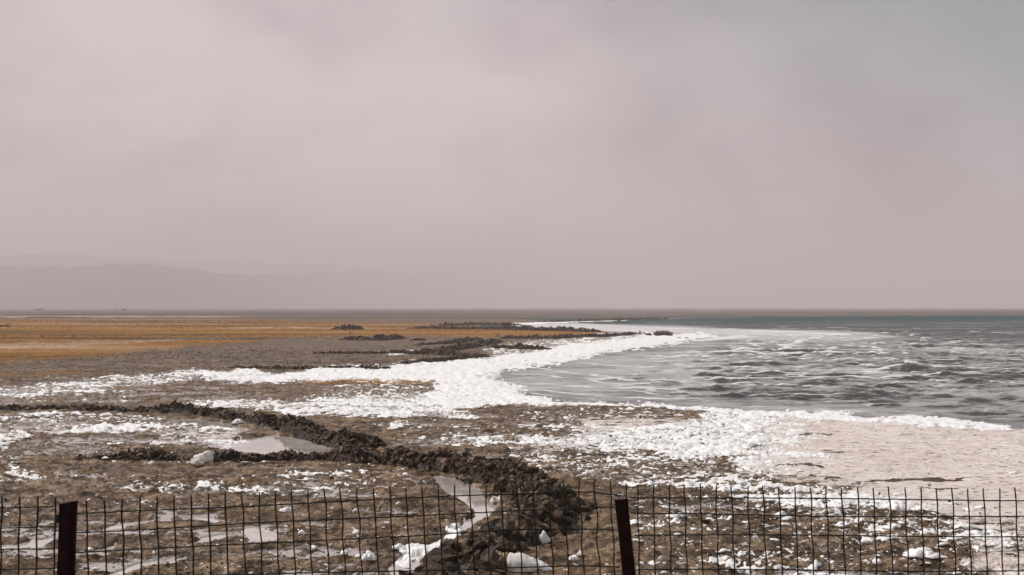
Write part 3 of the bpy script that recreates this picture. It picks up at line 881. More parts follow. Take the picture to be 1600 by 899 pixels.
def earth_bank(path, label, hw=0.5, n_parts=0, n_stuff=400, csize=(0.05, 0.16), seed=1, big_at=None, cat='earth bank'):
    """path = [(u, v_base, height_px, half-width m or None)]; a ragged bank of dug earth with clods over it"""
    pts = []
    for q in path:
        x, y = px2w(q[0], q[1])
        d_ = float(y)
        w_ = q[3] if len(q) > 3 and q[3] else hw
        pts.append((float(x), float(y), q[2] * d_ / FPX, w_))
    P = np.array(pts)
    seg = np.hypot(np.diff(P[:, 0]), np.diff(P[:, 1]))
    S = np.concatenate([[0], np.cumsum(seg)])
    L = S[-1]
    dm = float(P[:, 1].mean())
    step = max(0.07, dm * 1.6 / FPX)
    ns = int(min(900, max(12, L / step)))
    s_ = np.linspace(0, L, ns)
    cx = np.interp(s_, S, P[:, 0]); cy = np.interp(s_, S, P[:, 1])
    k_ = max(3, ns // 60 * 2 + 1)
    ker = np.ones(k_) / k_
    pad = lambda a_: np.convolve(np.pad(a_, k_ // 2, mode='edge'), ker, 'valid')
    cx, cy = pad(cx), pad(cy)
    H = np.interp(s_, S, P[:, 2]) * (1.12 if dm < 60 else 1.1); Wd = np.interp(s_, S, P[:, 3])
    tx, ty = np.gradient(cx), np.gradient(cy)
    tl = np.hypot(tx, ty) + 1e-9
    nx, ny = -ty / tl, tx / tl
    nt_ = 19
    t_ = np.linspace(-1, 1, nt_)
    SS, TT = np.meshgrid(s_, t_, indexing='ij')
    j = 0.35 * perlin(SS / 1.3, TT * 0 + seed, 100 + seed)
    X = cx[:, None] + nx[:, None] * (TT + j) * Wd[:, None]
    Y = cy[:, None] + ny[:, None] * (TT + j) * Wd[:, None] + Wd[:, None] * 0.35
    pf = np.clip(1 - np.abs(TT) ** 1.7, 0, 1)
    rag = 0.68 + 0.55 * fbm(X, Y, 1.1, 3, 0.6, seed) + 0.22 * fbm(X, Y, 0.3, 2, 0.6, seed + 5)
    taper = np.minimum(1, np.minimum(SS, L - SS) / max(0.3, 0.03 * L))
    Zb = H[:, None] * pf * np.clip(rag, 0.12, 1.5) * taper * 0.92
    G = gz(X.ravel(), Y.ravel()).reshape(X.shape)
    G = np.maximum(G, -0.08)
    root = empty('earth_bank', (float(cx[ns // 2]), float(cy[ns // 2]), 0))
    o0 = np.array(root.location)
    Vb = np.stack([X, Y, G * 0.5 - 0.03 + Zb], -1).reshape(-1, 3) - o0
    body = link('body', mesh_np('body', Vb, grid_faces(ns, nt_), False), M_BANK, root)
    tag(root, label, cat, 'banks of dug earth on the shore')
    r = np.random.RandomState(seed)
    # clods
    n = n_parts + n_stuff
    i_ = r.randint(0, ns, n); j_ = np.clip((r.normal(0, 0.42, n) * (nt_ / 2) + nt_ / 2).astype(int), 0, nt_ - 1)
    px_, py_, pz_ = X[i_, j_], Y[i_, j_], (G * 0.5 - 0.03 + Zb)[i_, j_]
    px_ = px_ + r.normal(0, 0.04, n); py_ = py_ + r.normal(0, 0.05, n)
    sz = csize[0] + (csize[1] - csize[0]) * r.rand(n) ** 3.0
    if big_at is not None:
        sz = sz * (1 + 0.9 * np.clip((big_at - py_) / 8.0, 0, 1))
    pr = np.argsort(-sz / py_)
    ids = pr[:n_parts]
    for q in ids:
        w_ = r.randint(0, 16)
        me = (CLODS + SLABS)[w_]
        o = bpy.data.objects.new('clod', me); col.objects.link(o); o.parent = root
        o.location = (px_[q] - o0[0], py_[q] - o0[1], pz_[q] + sz[q] * 0.22)
        o.rotation_euler = ((r.rand() - 0.5) * 2.2, (r.rand() - 0.5) * 1.8, r.rand() * 6.28)
        k2 = sz[q]
        o.scale = (k2 * (0.8 + 0.5 * r.rand()), k2 * (0.8 + 0.4 * r.rand()), k2 * (0.75 + 0.5 * r.rand()))
    rest = pr[n_parts:]
    if len(rest):
        PP = np.stack([px_[rest] - o0[0], py_[rest] - o0[1], pz_[rest] + sz[rest] * 0.15], -1)
        half = len(rest) // 4
        o = joined('small_clods', PP[half:], sz[rest][half:], CLOD_ARR if dm < 60 else SMALL_ARR, M_CLOD, root, seed)
        tag(o, kind='stuff')
        o = joined('pale_small_clods', PP[:half], sz[rest][:half] * 0.8, CLOD_ARR if dm < 60 else SMALL_ARR, M_CLOD2, root, seed + 1)
        tag(o, kind='stuff')
    return root


# near banks
earth_bank([(-260, 645, 9), (-60, 644, 10), (0, 643, 10), (100, 643, 9), (170, 645, 12), (250, 647, 15), (270, 647, 17), (310, 650, 13), (350, 655, 14), (400, 662, 15),
            (440, 670, 18), (470, 680, 24), (500, 690, 22), (530, 696, 20), (560, 702, 22, .8), (590, 704, 18, .7), (608, 703, 10, .5)],
           'long dark earth bank curving from the left edge behind the pale pool', 0.44, 240, 2900, (0.045, 0.17), 3)
earth_bank([(112, 721, 4), (180, 722, 10), (200, 722, 15), (240, 722, 14), (290, 723, 10), (330, 724, 12), (355, 724, 18), (390, 724, 14), (430, 722, 12), (470, 722, 16),
            (500, 722, 16), (530, 724, 18), (570, 728, 22)],
           'low dark earth bank in front of the pale pool, beside the white sack', 0.34, 180, 2000, (0.04, 0.15), 4)
earth_bank([(530, 716, 16, .5), (600, 727, 22, .4), (650, 733, 28, .4), (700, 740, 32, .42), (740, 747, 36, .45), (780, 757, 42, .5), (820, 774, 46, .56), (852, 793, 50, .62), (864, 808, 46, .64),
            (848, 832, 38, .58), (800, 856, 30, .46), (755, 882, 27, .40), (712, 914, 26, .40), (690, 950, 28, .40), (680, 1000, 30, .40)],
           'big heap of torn dark clods curving down to the fence beside the water trench', 0.6, 300, 5800, (0.045, 0.225), 5, 24.0)
earth_bank([(862, 792, 20, .5), (880, 797, 24, .5), (900, 803, 16, .45), (915, 808, 6, .3)],
           'small spill of clods at the right end of the big heap', 0.5, 40, 260, (0.05, 0.15), 6)
# far banks
FAR = [
    ([(358, 577, 4), (420, 578, 6), (460, 579, 6), (500, 577, 4), (560, 578, 6), (612, 579, 6)], 'thin dark bank along the upper edge of the left foam belt', .5, 500),
    ([(490, 554, 2), (560, 554, 4), (620, 554, 6), (660, 555, 8), (700, 556, 7), (760, 560, 5)], 'long low dark bank in the middle distance left of the foam bay', .7, 700),
    ([(630, 571, 4), (655, 568, 6), (690, 566, 6), (730, 561, 7), (758, 559, 4)], 'dark rubble bank touching the top of the white foam', .7, 600),
    ([(650, 551, 5), (700, 549, 7), (730, 545, 8), (765, 538, 6), (774, 534, 3)], 'dark bank running back towards the two marker posts', 1.0, 700),
    ([(652, 541, 3), (690, 539, 4), (725, 535, 6), (750, 533, 5)], 'narrow dark ridge just behind the bank near the marker posts', .8, 350),
    ([(540, 532, 4), (560, 533, 6), (590, 533, 8), (615, 531, 6), (618, 529, 3)], 'dark rubble patch on the grass edge left of centre', 1.3, 500),
    ([(519, 516, 3, 1.5), (528, 516, 5, 1.5), (538, 516, 5, 1.5), (545, 516.5, 9, 2), (552, 516, 6, 2), (558, 516, 2, 1)], 'small dark mound standing on the ochre grass plain', 1.5, 300),
    ([(640, 515, 2), (740, 516, 4), (800, 517, 5), (870, 518.5, 6), (910, 519, 5), (940, 519, 3)], 'dark rim along the far side of the headland', 2.2, 900),
    ([(780, 530, 4), (820, 530, 5), (860, 530, 5), (900, 528, 5), (950, 527, 4), (995, 523, 2)], 'dark rim along the near side of the headland', 1.5, 800),
    ([(774, 545, 4), (790, 546, 7), (806, 546, 5), (816, 547, 8), (832, 547, 7), (846, 548, 5), (862, 548, 3)], 'row of dark lumps standing in foam before the headland', .9, 500),
    ([(690, 509, 1.5), (740, 507, 2), (790, 508, 2.5), (800, 509, 2)], 'faint dark bank at the root of the far waterline', 2.5, 300),
    ([(845, 504, 1.2, 4), (930, 501.5, 1.8, 4), (1000, 499.4, 1.8, 5), (1030, 498.5, 1.2, 4)], 'dark edge of the far shore across the bay', 5, 300),
    ([(640, 533, 2), (652, 533, 4), (664, 533, 2)], 'little dark clump near the grass edge', .8, 60),
]
for i, (path, lab, hw, n) in enumerate(FAR):
    d_ = float(px2w(path[0][0], path[0][1])[1])
    earth_bank(path, lab, hw, 0, n, (0.0011 * d_, 0.0028 * d_), 20 + i)

# ------------------------------------------------------------------ crumbs and torn mud bits scattered on the flat
r = np.random.RandomState(11)
n = 34000
cu = r.uniform(-250, 1850, n); cv = 545 + (920 - 545) * r.rand(n) ** 0.9
x, y = px2w(cu, cv)
Fc = fields(x, y)
keep = (Fc['lake'] < -12) & (Fc['pud'] < 0.05) & (r.rand(n) > Fc['pale'] * 0.97) & (r.rand(n) > (Fc['dens'] > .9) * 1.0) & (r.rand(n) < quant(fbm(x, y, 4.0, 3, 0.6, 91)) * 1.1)
x, y, z = x[keep], y[keep], Fc['z'][keep]
sz = 0.006 + 0.032 * r.rand(len(x)) ** 4 + y * 0.00018
joined('mud_crumbs', np.stack([x, y, z], -1), sz, SMALL_ARR, M_CLOD, None, 12)
tag(bpy.data.objects['mud_crumbs'], 'dark crumbs of torn mud scattered all over the shore flat', 'mud', kind='stuff')
n = 30000
cu = r.uniform(-300, 820, n); cv = r.uniform(535, 600, n)
x, y = px2w(cu, cv)
Fc = fields(x, y)
keep = (Fc['lake'] < -12) & (Fc['grass'] < 0.3) & (Fc['dens'] < 0.6) & (r.rand(n) < sstep(0.30, 0.7, quant(fbm(x * 0.3, y, 14, 4, 0.6, 97))))
x, y, z = x[keep], y[keep], Fc['z'][keep]
sz = y * 0.00045 * (0.5 + r.rand(len(x)) ** 2 * 1.3)
joined('dark_rubble', np.stack([x, y, z], -1), sz, SMALL_ARR, M_BANK, None, 13)
tag(bpy.data.objects['dark_rubble'], 'dark earth rubble sprinkled on the grey flat below the ochre grass', 'mud', kind='stuff')
# foam blobs scattered: puffs sitting proud of the mud
n = 15000
cu = r.uniform(-250, 1850, n); cv = 515 + (920 - 515) * r.rand(n) ** 0.85
x, y = px2w(cu, cv)
Fc = fields(x, y)
keep = (Fc['lake'] < 5) & (Fc['pud'] < 0.1) & (r.rand(n) < Fc['dens'] * 1.1)
x, y, z = x[keep], y[keep], Fc['z'][keep]
big_ = Fc['dens'][keep] > 0.95
sz = 0.010 + 0.050 * r.rand(len(x)) ** 5 + y * 0.00022 * r.rand(len(x))
puff = []
for s in range(4):
    bm = bmesh.new()
    bmesh.ops.create_icosphere(bm, subdivisions=2, radius=1)
    for v_ in bm.verts:
        nz = mnoise.noise(v_.co * 1.3 + Vector((s * 7, 0, 0)))
        nz2 = mnoise.noise(v_.co * 3.1 + Vector((s * 7, 4, 0)))
        v_.co *= 1 + 0.55 * nz + 0.25 * nz2
        v_.co.z *= 0.42
        v_.co.x *= 1.7
    me = bpy.data.meshes.new('puff'); bm.to_mesh(me); bm.free()
    puff.append(mesh_arrays(me))
joined('foam_puffs', np.stack([x, y, z + sz * 0.2 + np.where(big_, 0.06, 0)], -1), sz, puff, M_FOAM, None, 14, 0.15, True)
tag(bpy.data.objects['foam_puffs'], 'small white puffs of foam caught on the rough mud', 'foam', kind='stuff')

# tufts of dry grass on the ochre plain
n = 30000
cu = r.uniform(-350, 980, n); cv = 497 + 70 * r.rand(n)
x, y = px2w(cu, cv)
Fc = fields(x, y)
keep = (r.rand(n) < Fc['grass'] * 0.95 * sstep(0.45, 0.75, quant(fbm(x * 0.15, y, 22, 4, 0.6, 95)))) & (Fc['lake'] < -5)
x, y, z = x[keep], y[keep], Fc['z'][keep]
n = len(x)
hb = (0.03 + 0.05 * r.rand(n)) * (0.6 + y / 300)
Vs, Fs = [], []
for k in range(3):
    a_ = r.rand(n) * 6.28; w_ = 0.03 + y * 0.0003
    dx, dy = np.cos(a_) * w_, np.sin(a_) * w_
    lx, ly = r.normal(0, 0.3, n) * hb, r.normal(0, 0.3, n) * hb
    ox, oy = r.normal(0, 0.08, n), r.normal(0, 0.08, n)
    tri = np.stack([np.stack([x + ox - dx, y + oy - dy, z - 0.01], -1), np.stack([x + ox + dx, y + oy + dy, z - 0.01], -1), np.stack([x + ox + lx, y + oy + ly, z + hb], -1)], 1)
    Vs.append(tri.reshape(-1, 3))
Vs = np.concatenate(Vs)
M_GRASS = clod_material('dry_grass', (0.17, 0.09, 0.022), (0.30, 0.145, 0.030), (0.42, 0.24, 0.08), 0.12, (0.8, 0.95))
tag(link('dry_grass', mesh_np('dry_grass', Vs, np.arange(len(Vs)).reshape(-1, 3), False), M_GRASS), 'short ochre dry grass covering the plain left of the lake', 'grass', kind='stuff')


# ------------------------------------------------------------------ single foam lumps
def foam_lump(u, v, wpx, hpx, label, seed, lobes=3):
    x, y = px2w(u, v)
    x, y = float(x), float(y)
    s = y / FPX
    w_, h_ = wpx * s, hpx * s
    rr = random.Random(seed)
    bm = bmesh.new()
    h_ *= 0.85
    nb = 3 + lobes * 3
    for k in range(nb):
        t = bmesh.ops.create_icosphere(bm, subdivisions=2, radius=1)
        fx_ = rr.uniform(-.5, .5) if k else 0.0
        env = math.sqrt(max(0.05, 1 - (2 * fx_) ** 2)) * (1 if lobes < 3 else rr.uniform(0.5, 1))
        sh = h_ * env * rr.uniform(0.75, 1.05)
        sw = max(w_ * rr.uniform(0.14, 0.26), 0.5 * sh) if k else w_ * 0.32
        yy = rr.uniform(-.3, .3) * w_
        for v_ in t['verts']:
            c = v_.co.copy()
            d_ = 1 + 0.40 * mnoise.noise(c * 1.5 + Vector((seed, k, 0))) + 0.25 * mnoise.noise(c * 3.5 + Vector((seed, k, 3)))
            v_.co = Vector((c.x * sw * d_ + fx_ * (w_ - sw), c.y * sw * d_ + yy, max(-0.2, c.z) * sh * d_))
    me = bpy.data.meshes.new('foam_lump'); bm.to_mesh(me); bm.free()
    for p_ in me.polygons: p_.use_smooth = True
    o = link('foam_lump', me, M_FOAM)
    o.location = (x, y, gz1(x, y) + 0.01)
    o.rotation_euler = (0, 0, rr.uniform(-.4, .4))
    tag(o, label, 'foam lump', 'lumps of white foam')


LUMPS = [
    (922, 749, 22, 10, 'rounded white foam lump just above the fence, right of the big clod heap', 1),
    (850, 857, 19, 17, 'two-lobed upright foam lump right of the clod heap, behind the fence', 2),
    (897, 881, 18, 9, 'smooth foam lump at the bottom between the heap and the right post', 1),
    (906, 874, 10, 8, 'small foam ball touching the smooth lump near the bottom', 1),
    (576, 882, 24, 14, 'ragged foam lump near the bottom left of the water trench', 4),
    (623, 862, 20, 9, 'ragged foam lump at the left lip of the water trench', 3),
    (648, 862, 22, 12, 'low foam lump sitting in the foamy end of the trench', 2),
    (472, 842, 13, 8, 'little foam lump right of the middle pool', 2),
    (447, 805, 20, 9, 'pointed foam lump in the middle of the left fence span', 2),
    (634, 747, 13, 6, 'small round foam lump left of the clod heap, above the fence', 1),
    (556, 801, 11, 5, 'flat foam lump on mud in the middle of the fence span', 1),
    (1441, 878, 48, 16, 'wide peaked foam lump at the lower right', 5),
    (1355, 855, 24, 11, 'humped foam lump left of the peaked one at lower right', 3),
    (1370, 888, 18, 8, 'small foam lump near the bottom at lower right', 2),
    (1010, 746, 17, 6, 'foam lump alone above the right fence span', 2),
    (1057, 815, 30, 6, 'long flat foam lump just right of the right post', 4),
    (1221, 814, 26, 9, 'low foam mound in the right fence span', 3),
    (1260, 788, 16, 7, 'foam mound above the low one in the right span', 2),
    (1306, 795, 30, 11, 'double foam mound left of the largest in the right span', 3),
    (1400, 798, 46, 13, 'largest foam mound of the right fence span', 5),
    (1290, 777, 12, 5, 'small foam mound at the edge of the pale flat', 1),
    (1180, 846, 12, 7, 'foam knob in the middle of the right span', 1),
    (1157, 872, 22, 7, 'torn flat foam lump near the bottom right of the post', 3),
    (1516, 803, 22, 6, 'foam lump on the lower edge of the pale flat', 2),
    (1523, 842, 26, 7, 'foam lump at the right under the pale flat', 3),
    (1513, 892, 14, 7, 'foam lump at the bottom towards the right corner', 2),
    (237, 729, 12, 6, 'small round foam ball left of the white sack', 1),
    (165, 723, 12, 3, 'flat foam flake left of the low bank', 1),
    (372, 664, 18, 9, 'jagged foam lump at the foot of the curved bank', 3),
    (1128, 765, 30, 8, 'foam mound at the start of the right fence span', 3),
    (1157, 761, 16, 7, 'round foam mound behind the mesh right of the post', 1),
    (1585, 752 - 8, 14, 5, 'small foam lump on the pale flat at the right edge', 1),
    (912, 525, 4, 4, 'tiny white foam ball on the headland', 1),
    (930, 527, 8, 4, 'white foam clump at the near rim of the headland', 3),
]
for i, (u, v, w_, h_, lab, lb) in enumerate(LUMPS):
    foam_lump(u, v, w_, h_, lab, 100 + i, lb)


# ------------------------------------------------------------------ sacks
def crumpled(name, outline, depth, H, mat, loc, parent=None, seed=1, wr=0.03):
    """a slumped sack: outline gives top height along x; rounded in depth, wrinkled"""
    nx_, ny_ = 48, 20
    ox = np.array([p_[0] for p_ in outline]); oz = np.array([p_[1] for p_ in outline])
    xs_ = np.linspace(ox[0], ox[-1], nx_)
    zt = np.interp(xs_, ox, oz)
    ts = np.linspace(0, math.pi, ny_)
    X_, T_ = np.meshgrid(xs_, ts, indexing='ij')
    Zt = zt[:, None]
    dep = depth * (0.35 + 0.65 * np.clip(zt / max(oz), 0, 1))[:, None]
    Yp = -np.cos(T_) * dep * 0.5
    Zp = np.sin(T_) ** 0.75 * Zt
    wrk = fbm(X_ * 3 + Yp, Yp * 2 + Zp * 3, 0.35, 4, 0.6, seed)
    sc = np.sin(T_)
    Zp = np.maximum(Zp + wrk * wr * sc * 1.5, 0) - 0.012
    Yp = Yp + wrk * wr
    me = mesh_np(name, np.stack([X_, Yp, Zp], -1).reshape(-1, 3), grid_faces(nx_, ny_), True)
    o = link(name, me, mat, parent)
    o.location = loc
    return o


def at(u, v, z=0.0):
    x_, y_ = px2w(u, v, z)
    return float(x_), float(y_)


x0, y0 = at(318, 731.5)
k = y0 / FPX
root = empty('white_sack', (x0, y0 - 0.05, gz1(x0, y0) + 0.05))
tag(root, 'crumpled white sack slumped on the low dark bank', 'sack')


def blob(name, parts, mat, parent, seed):
    bm_ = bmesh.new()
    for q, (bx, by, bz, rx, ry, rz_) in enumerate(parts):
        t_ = bmesh.ops.create_icosphere(bm_, subdivisions=3, radius=1)
        for v_ in t_['verts']:
            c_ = v_.co.copy()
            f_ = 1 + 0.22 * mnoise.noise(c_ * 1.6 + Vector((seed, q, 0))) - 0.16 * abs(mnoise.noise(Vector((c_.x * 2.2, c_.y * 2, c_.z * .9)) * 1.7 + Vector((seed, q, 5))))
            v_.co = Vector((bx + c_.x * rx * f_, by + c_.y * ry * f_, max(-0.02, bz + c_.z * rz_ * f_)))
    me_ = bpy.data.meshes.new(name); bm_.to_mesh(me_); bm_.free()
    for p_ in me_.polygons: p_.use_smooth = True
    return link(name, me_, mat, parent)


blob('bag', [(5 * k, .06, 8 * k, 11 * k, .16, 10.5 * k), (-5 * k, .06, 6 * k, 12 * k, .15, 8 * k), (-13 * k, .05, 2.5 * k, 7 * k, .10, 4.5 * k)], M_SACK, root, 3)
blob('neck', [(-6 * k, -.16, 1.5 * k, 7 * k, .08, 6 * k), (-11 * k, -.12, .5 * k, 5 * k, .07, 3.5 * k), (0, -.16, .5 * k, 5 * k, .07, 3 * k)], M_SACK, root, 8)
blob('corner', [(-20 * k, -.02, .3 * k, 7 * k, .05, 1.6 * k)], M_SACK, root, 12)

x0, y0 = at(822, 896)
k = y0 / FPX
root = empty('split_sack', (x0, y0, gz1(x0, y0)))
tag(root, 'long pale sack with a tan mouth lying at the foot of the clod heap', 'sack')
crumpled('bag', [(-33 * k, 0.02), (-31 * k, 17 * k), (-27 * k, 25 * k), (-15 * k, 24 * k), (0, 22 * k), (14 * k, 17 * k), (26 * k, 10 * k), (38 * k, 2 * k), (40 * k, 0.005)], 0.42, 0.2, M_SACK, (0, 0, 0), root, 21, 0.02)
crumpled('mouth', [(-62 * k, 0.02), (-56 * k, 30 * k), (-50 * k, 27 * k), (-42 * k, 26 * k), (-34 * k, 27 * k), (-29 * k, 24 * k), (-26 * k, 0.02)], 0.34, 0.2, M_SACKTAN, (0, 0.02, 0.0), root, 23, 0.04)

# pale scraps caught in the big heap
for (u, v, w_, h_, lab, mt) in ((776, 784, 20, 10, 'torn white scrap lying on the trench side of the clod heap', M_SACK), (792, 790, 8, 8, 'small orange-tan scrap beside the torn white one', M_SACKTAN),
                                (692, 736, 5, 9, 'little white scrap upright in the bank above the trench', M_SACK), (529, 694, 9, 6, 'white scrap at the right end of the pale pool', M_SACK)):
    x0, y0 = at(u, v)
    k = y0 / FPX
    o = crumpled('plastic_scrap', [(-w_ / 2 * k, .003), (-w_ / 4 * k, h_ * k), (w_ * .1 * k, h_ * .6 * k), (w_ / 4 * k, h_ * .95 * k), (w_ / 2 * k, .003)], 0.14, .1, mt, (x0, y0 - 0.35, 0.06 if v > 700 else 0.0), None, int(u), 0.02)
    tag(o, lab, 'scrap')


# ------------------------------------------------------------------ tubes, stick, shrubs, marker posts
def tube_mesh(name, pts, rad, sides=6):
    P = np.array(pts, float); n_ = len(P)
    T = np.gradient(P, axis=0); T /= np.linalg.norm(T, axis=1)[:, None] + 1e-12
    ref = np.array([0, 1.0, 0]) if abs(T[0][1]) < 0.9 else np.array([1.0, 0, 0])
    A = np.cross(T, ref); A /= np.linalg.norm(A, axis=1)[:, None]
    B = np.cross(T, A)
    rr = rad if hasattr(rad, '__len__') else [rad] * n_
    rr = np.array(rr)[:, None, None]
    an = np.linspace(0, 2 * math.pi, sides, endpoint=False)
    ring = P[:, None, :] + rr * (np.cos(an)[None, :, None] * A[:, None, :] + np.sin(an)[None, :, None] * B[:, None, :])
    V_ = ring.reshape(-1, 3)
    F_ = []
    for i in range(n_ - 1):
        for j in range(sides):
            a0 = i * sides + j; a1 = i * sides + (j + 1) % sides
            F_.append((a0, a1, a1 + sides, a0 + sides))
    V_ = np.concatenate([V_, P[:1], P[-1:]])
    c0, c1 = len(V_) - 2, len(V_) - 1
    for j in range(sides):
        F_.append((j, c0, c0, (j + 1) % sides))
        F_.append(((n_ - 1) * sides + j, (n_ - 1) * sides + (j + 1) % sides, c1, c1))
    me = bpy.data.meshes.new(name)
    me.from_pydata([tuple(v_) for v_ in V_], [], [tuple(dict.fromkeys(f_)) for f_ in F_])
    for p_ in me.polygons: p_.use_smooth = True
    return me


for (ua, va, ub, vb, za, zb, lab) in ((574, 714, 584, 718, 0.32, 0.02, 'thin pale stick leaning down the end of the curved bank'),
                                      (797, 800, 822, 790, 0.38, 0.5, 'pale stick poking out of the top of the clod heap')):
    xa, ya = at(ua, va); xb, yb = at(ub, vb)
    pts = [(xa + (xb - xa) * t + 0.01 * math.sin(t * 5), ya - 0.1 + (yb - ya) * t, za + (zb - za) * t) for t in np.linspace(0, 1, 8)]
    tag(link('stick', tube_mesh('stick', pts, [0.012 - 0.006 * t for t in np.linspace(0, 1, 8)]), M_TWIG), lab, 'stick')


def dry_shrub(u, v, wpx, hpx, label, seed, n=160):
    x_, y_ = at(u, v)
    k = y_ / FPX
    rr = random.Random(seed)
    root = empty('dry_shrub', (x_, y_, gz1(x_, y_) if v > 495 else 0))
    tag(root, label, 'shrub')
    V_, F_ = [], []
    for i in range(n):
        bx = rr.uniform(-.5, .5) * wpx * k; by = rr.uniform(-.5, .5) * wpx * k * 0.5
        hh = hpx * k * rr.uniform(0.4, 1.0) * (1 - 1.2 * (bx / (wpx * k)) ** 2)
        lx = rr.gauss(0, .35) * hh; ly = rr.gauss(0, .35) * hh; w_ = 0.35 * k
        b0 = len(V_)
        V_ += [(bx - w_, by, -0.05), (bx + w_, by, -0.05), (bx + lx + w_ * .6, by + ly, hh), (bx + lx - w_ * .6, by + ly, hh * .97), (bx, by + w_, -0.05), (bx + lx, by + ly + w_, hh)]
        F_ += [(b0, b0 + 1, b0 + 2, b0 + 3), (b0 + 1, b0 + 4, b0 + 5, b0 + 2), (b0 + 4, b0, b0 + 3, b0 + 5)]
    me = bpy.data.meshes.new('twigs'); me.from_pydata(V_, [], F_)
    o = link('twigs', me, M_TWIG, root); tag(o, kind='stuff')
    me2 = joined('root_mound', np.array([[rr.uniform(-.4, .4) * wpx * k, rr.uniform(-.2, .2) * wpx * k, 0.02] for _ in range(12)]), np.full(12, wpx * k * .09), SMALL_ARR, M_BANK, root, seed)
    return root


dry_shrub(1036, 525.5, 28, 9, 'brown dry shrub alone at the tip of the headland', 1, 260)
dry_shrub(793, 511, 12, 8, 'brown dry shrub at the inner end of the far waterline', 2)
dry_shrub(823, 513, 16, 6, 'low brown shrub on the far rim of the headland, right of another', 3)
dry_shrub(926, 518.5, 9, 3, 'smallest brown shrub on the far rim of the headland', 4, 80)

for (u, v, w_, h_, lab) in ((1000, 520.5, 5, 3, 'small dark rock in the foam, leftmost off the headland tip'), (1007, 522.5, 7, 3, 'dark rock in the foam in the middle of three'),
                            (1014, 525.5, 13, 5, 'largest dark rock in the foam left of the lone shrub'), (1061, 529.6, 8, 2, 'flat dark rock awash below the lone shrub, left one'),
                            (1073, 529.6, 9, 2, 'flat dark rock awash below the lone shrub, right one')):
    x_, y_ = at(u, v); k = y_ / FPX
    o = link('rock', hull_mesh('rock', int(u), 26, (1, .8, 1), .2), M_BANK)
    o.location = (x_, y_, 0.05); o.scale = (w_ * k / 2, w_ * k / 2, h_ * k)
    tag(o, lab, 'rock')
for (u, v, w_, h_, lab) in ((1104, 814 + 8, 0, 0, ''), (942, 743, 6, 4, 'small black clod beside the rounded foam lump'), (1103, 823, 22, 6, 'dark torn clod on the mud in the right fence span'), (518, 755, 10, 6, 'dark clod left of the heap above the fence'),
                            (1252, 762 + 4, 8, 4, ''), (1374, 777, 5, 4, 'black pebble on the lower pale flat, left one'), (1452, 763, 6, 4, 'black pebble on the lower pale flat, right one'),
                            (680, 862 + 8, 0, 0, ''), (637, 888, 16, 8, 'dark clod standing in the end of the water trench'), (724, 796, 9, 4, 'small dark clod in the trench water')):
    if not lab: continue
    x_, y_ = at(u, v); k = y_ / FPX
    o = link('loose_clod', hull_mesh('loose_clod', int(u), 20, (1, .8, 1), .3), M_CLOD)
    o.location = (x_, y_, gz1(x_, y_) + h_ * k * .3); o.scale = (w_ * k / 2, w_ * k / 2, h_ * k * .6)
    tag(o, lab, 'clod')


def marker_post(u, v, h, w, label):
    x_, y_ = at(u, v); k = y_ / FPX
    bm = bmesh.new()
    bmesh.ops.create_cone(bm, segments=8, radius1=w * k / 2, radius2=w * k / 2 * .85, depth=h * k, cap_ends=True)
    bmesh.ops.bevel(bm, geom=[e for e in bm.edges if abs(e.verts[0].co.z - e.verts[1].co.z) < 1e-5 and e.verts[0].co.z > 0], offset=w * k * .15, segments=1, affect='EDGES')
    bmesh.ops.translate(bm, verts=bm.verts, vec=(0, 0, h * k / 2 - 0.05))
    me = bpy.data.meshes.new('marker_post'); bm.to_mesh(me); bm.free()
    o = link('marker_post', me, M_TWIG); o.location = (x_, y_, gz1(x_, y_)); o.rotation_euler = (0.03, 0.05, 0)
    tag(o, label, 'post')


marker_post(546, 523.5, 5, 1.5, 'short wooden post alone on the ochre grass below the mound')
marker_post(775.5, 527, 6.5, 1.5, 'left one of two short posts at the root of the headland')
marker_post(779.5, 527, 6.5, 1.5, 'right one of two short posts at the root of the headland')
marker_post(602, 486.4, 4, 1.2, 'tiny distant pole on the hazy plain under the horizon')
marker_post(22.5, 499.5, 2.5, 1.0, 'tiny distant peg at the far edge of the ochre plain')


def low_shed(u, v, w_, h_, label, split=1):
    x_, y_ = at(u, v); k = y_ / FPX
    root = empty('low_shed', (x_, y_, 0)); tag(root, label, 'shed')
    W_, H_, D_ = w_ * k, h_ * k, w_ * k * .4
    def box(nm, a, b, mat):
        bm = bmesh.new(); bmesh.ops.create_cube(bm, size=1)
        for v_ in bm.verts:
            v_.co = Vector([(a[i] + b[i]) / 2 + v_.co[i] * (b[i] - a[i]) for i in range(3)])
        me = bpy.data.meshes.new(nm); bm.to_mesh(me); bm.free(); return link(nm, me, mat, root)
    box('wall', (-W_ / 2, 0, -.3), (W_ / 2, D_, H_ * .6), M_FARDARK)
    bm = bmesh.new()
    pts = [(-W_ * .55, -.2, H_ * .6), (W_ * .55, -.2, H_ * .6), (W_ * .55, D_ + .2, H_ * .6), (-W_ * .55, D_ + .2, H_ * .6), (-W_ * .4, D_ / 2, H_), (W_ * .5, D_ / 2, H_ * 1.05)]
    vs = [bm.verts.new(p_) for p_ in pts]
    for f_ in ((0, 1, 5, 4), (2, 3, 4, 5), (1, 2, 5), (3, 0, 4), (3, 2, 1, 0)):
        bm.faces.new([vs[i] for i in f_])
    me = bpy.data.meshes.new('roof'); bm.to_mesh(me); bm.free(); link('roof', me, M_FARDARK, root)


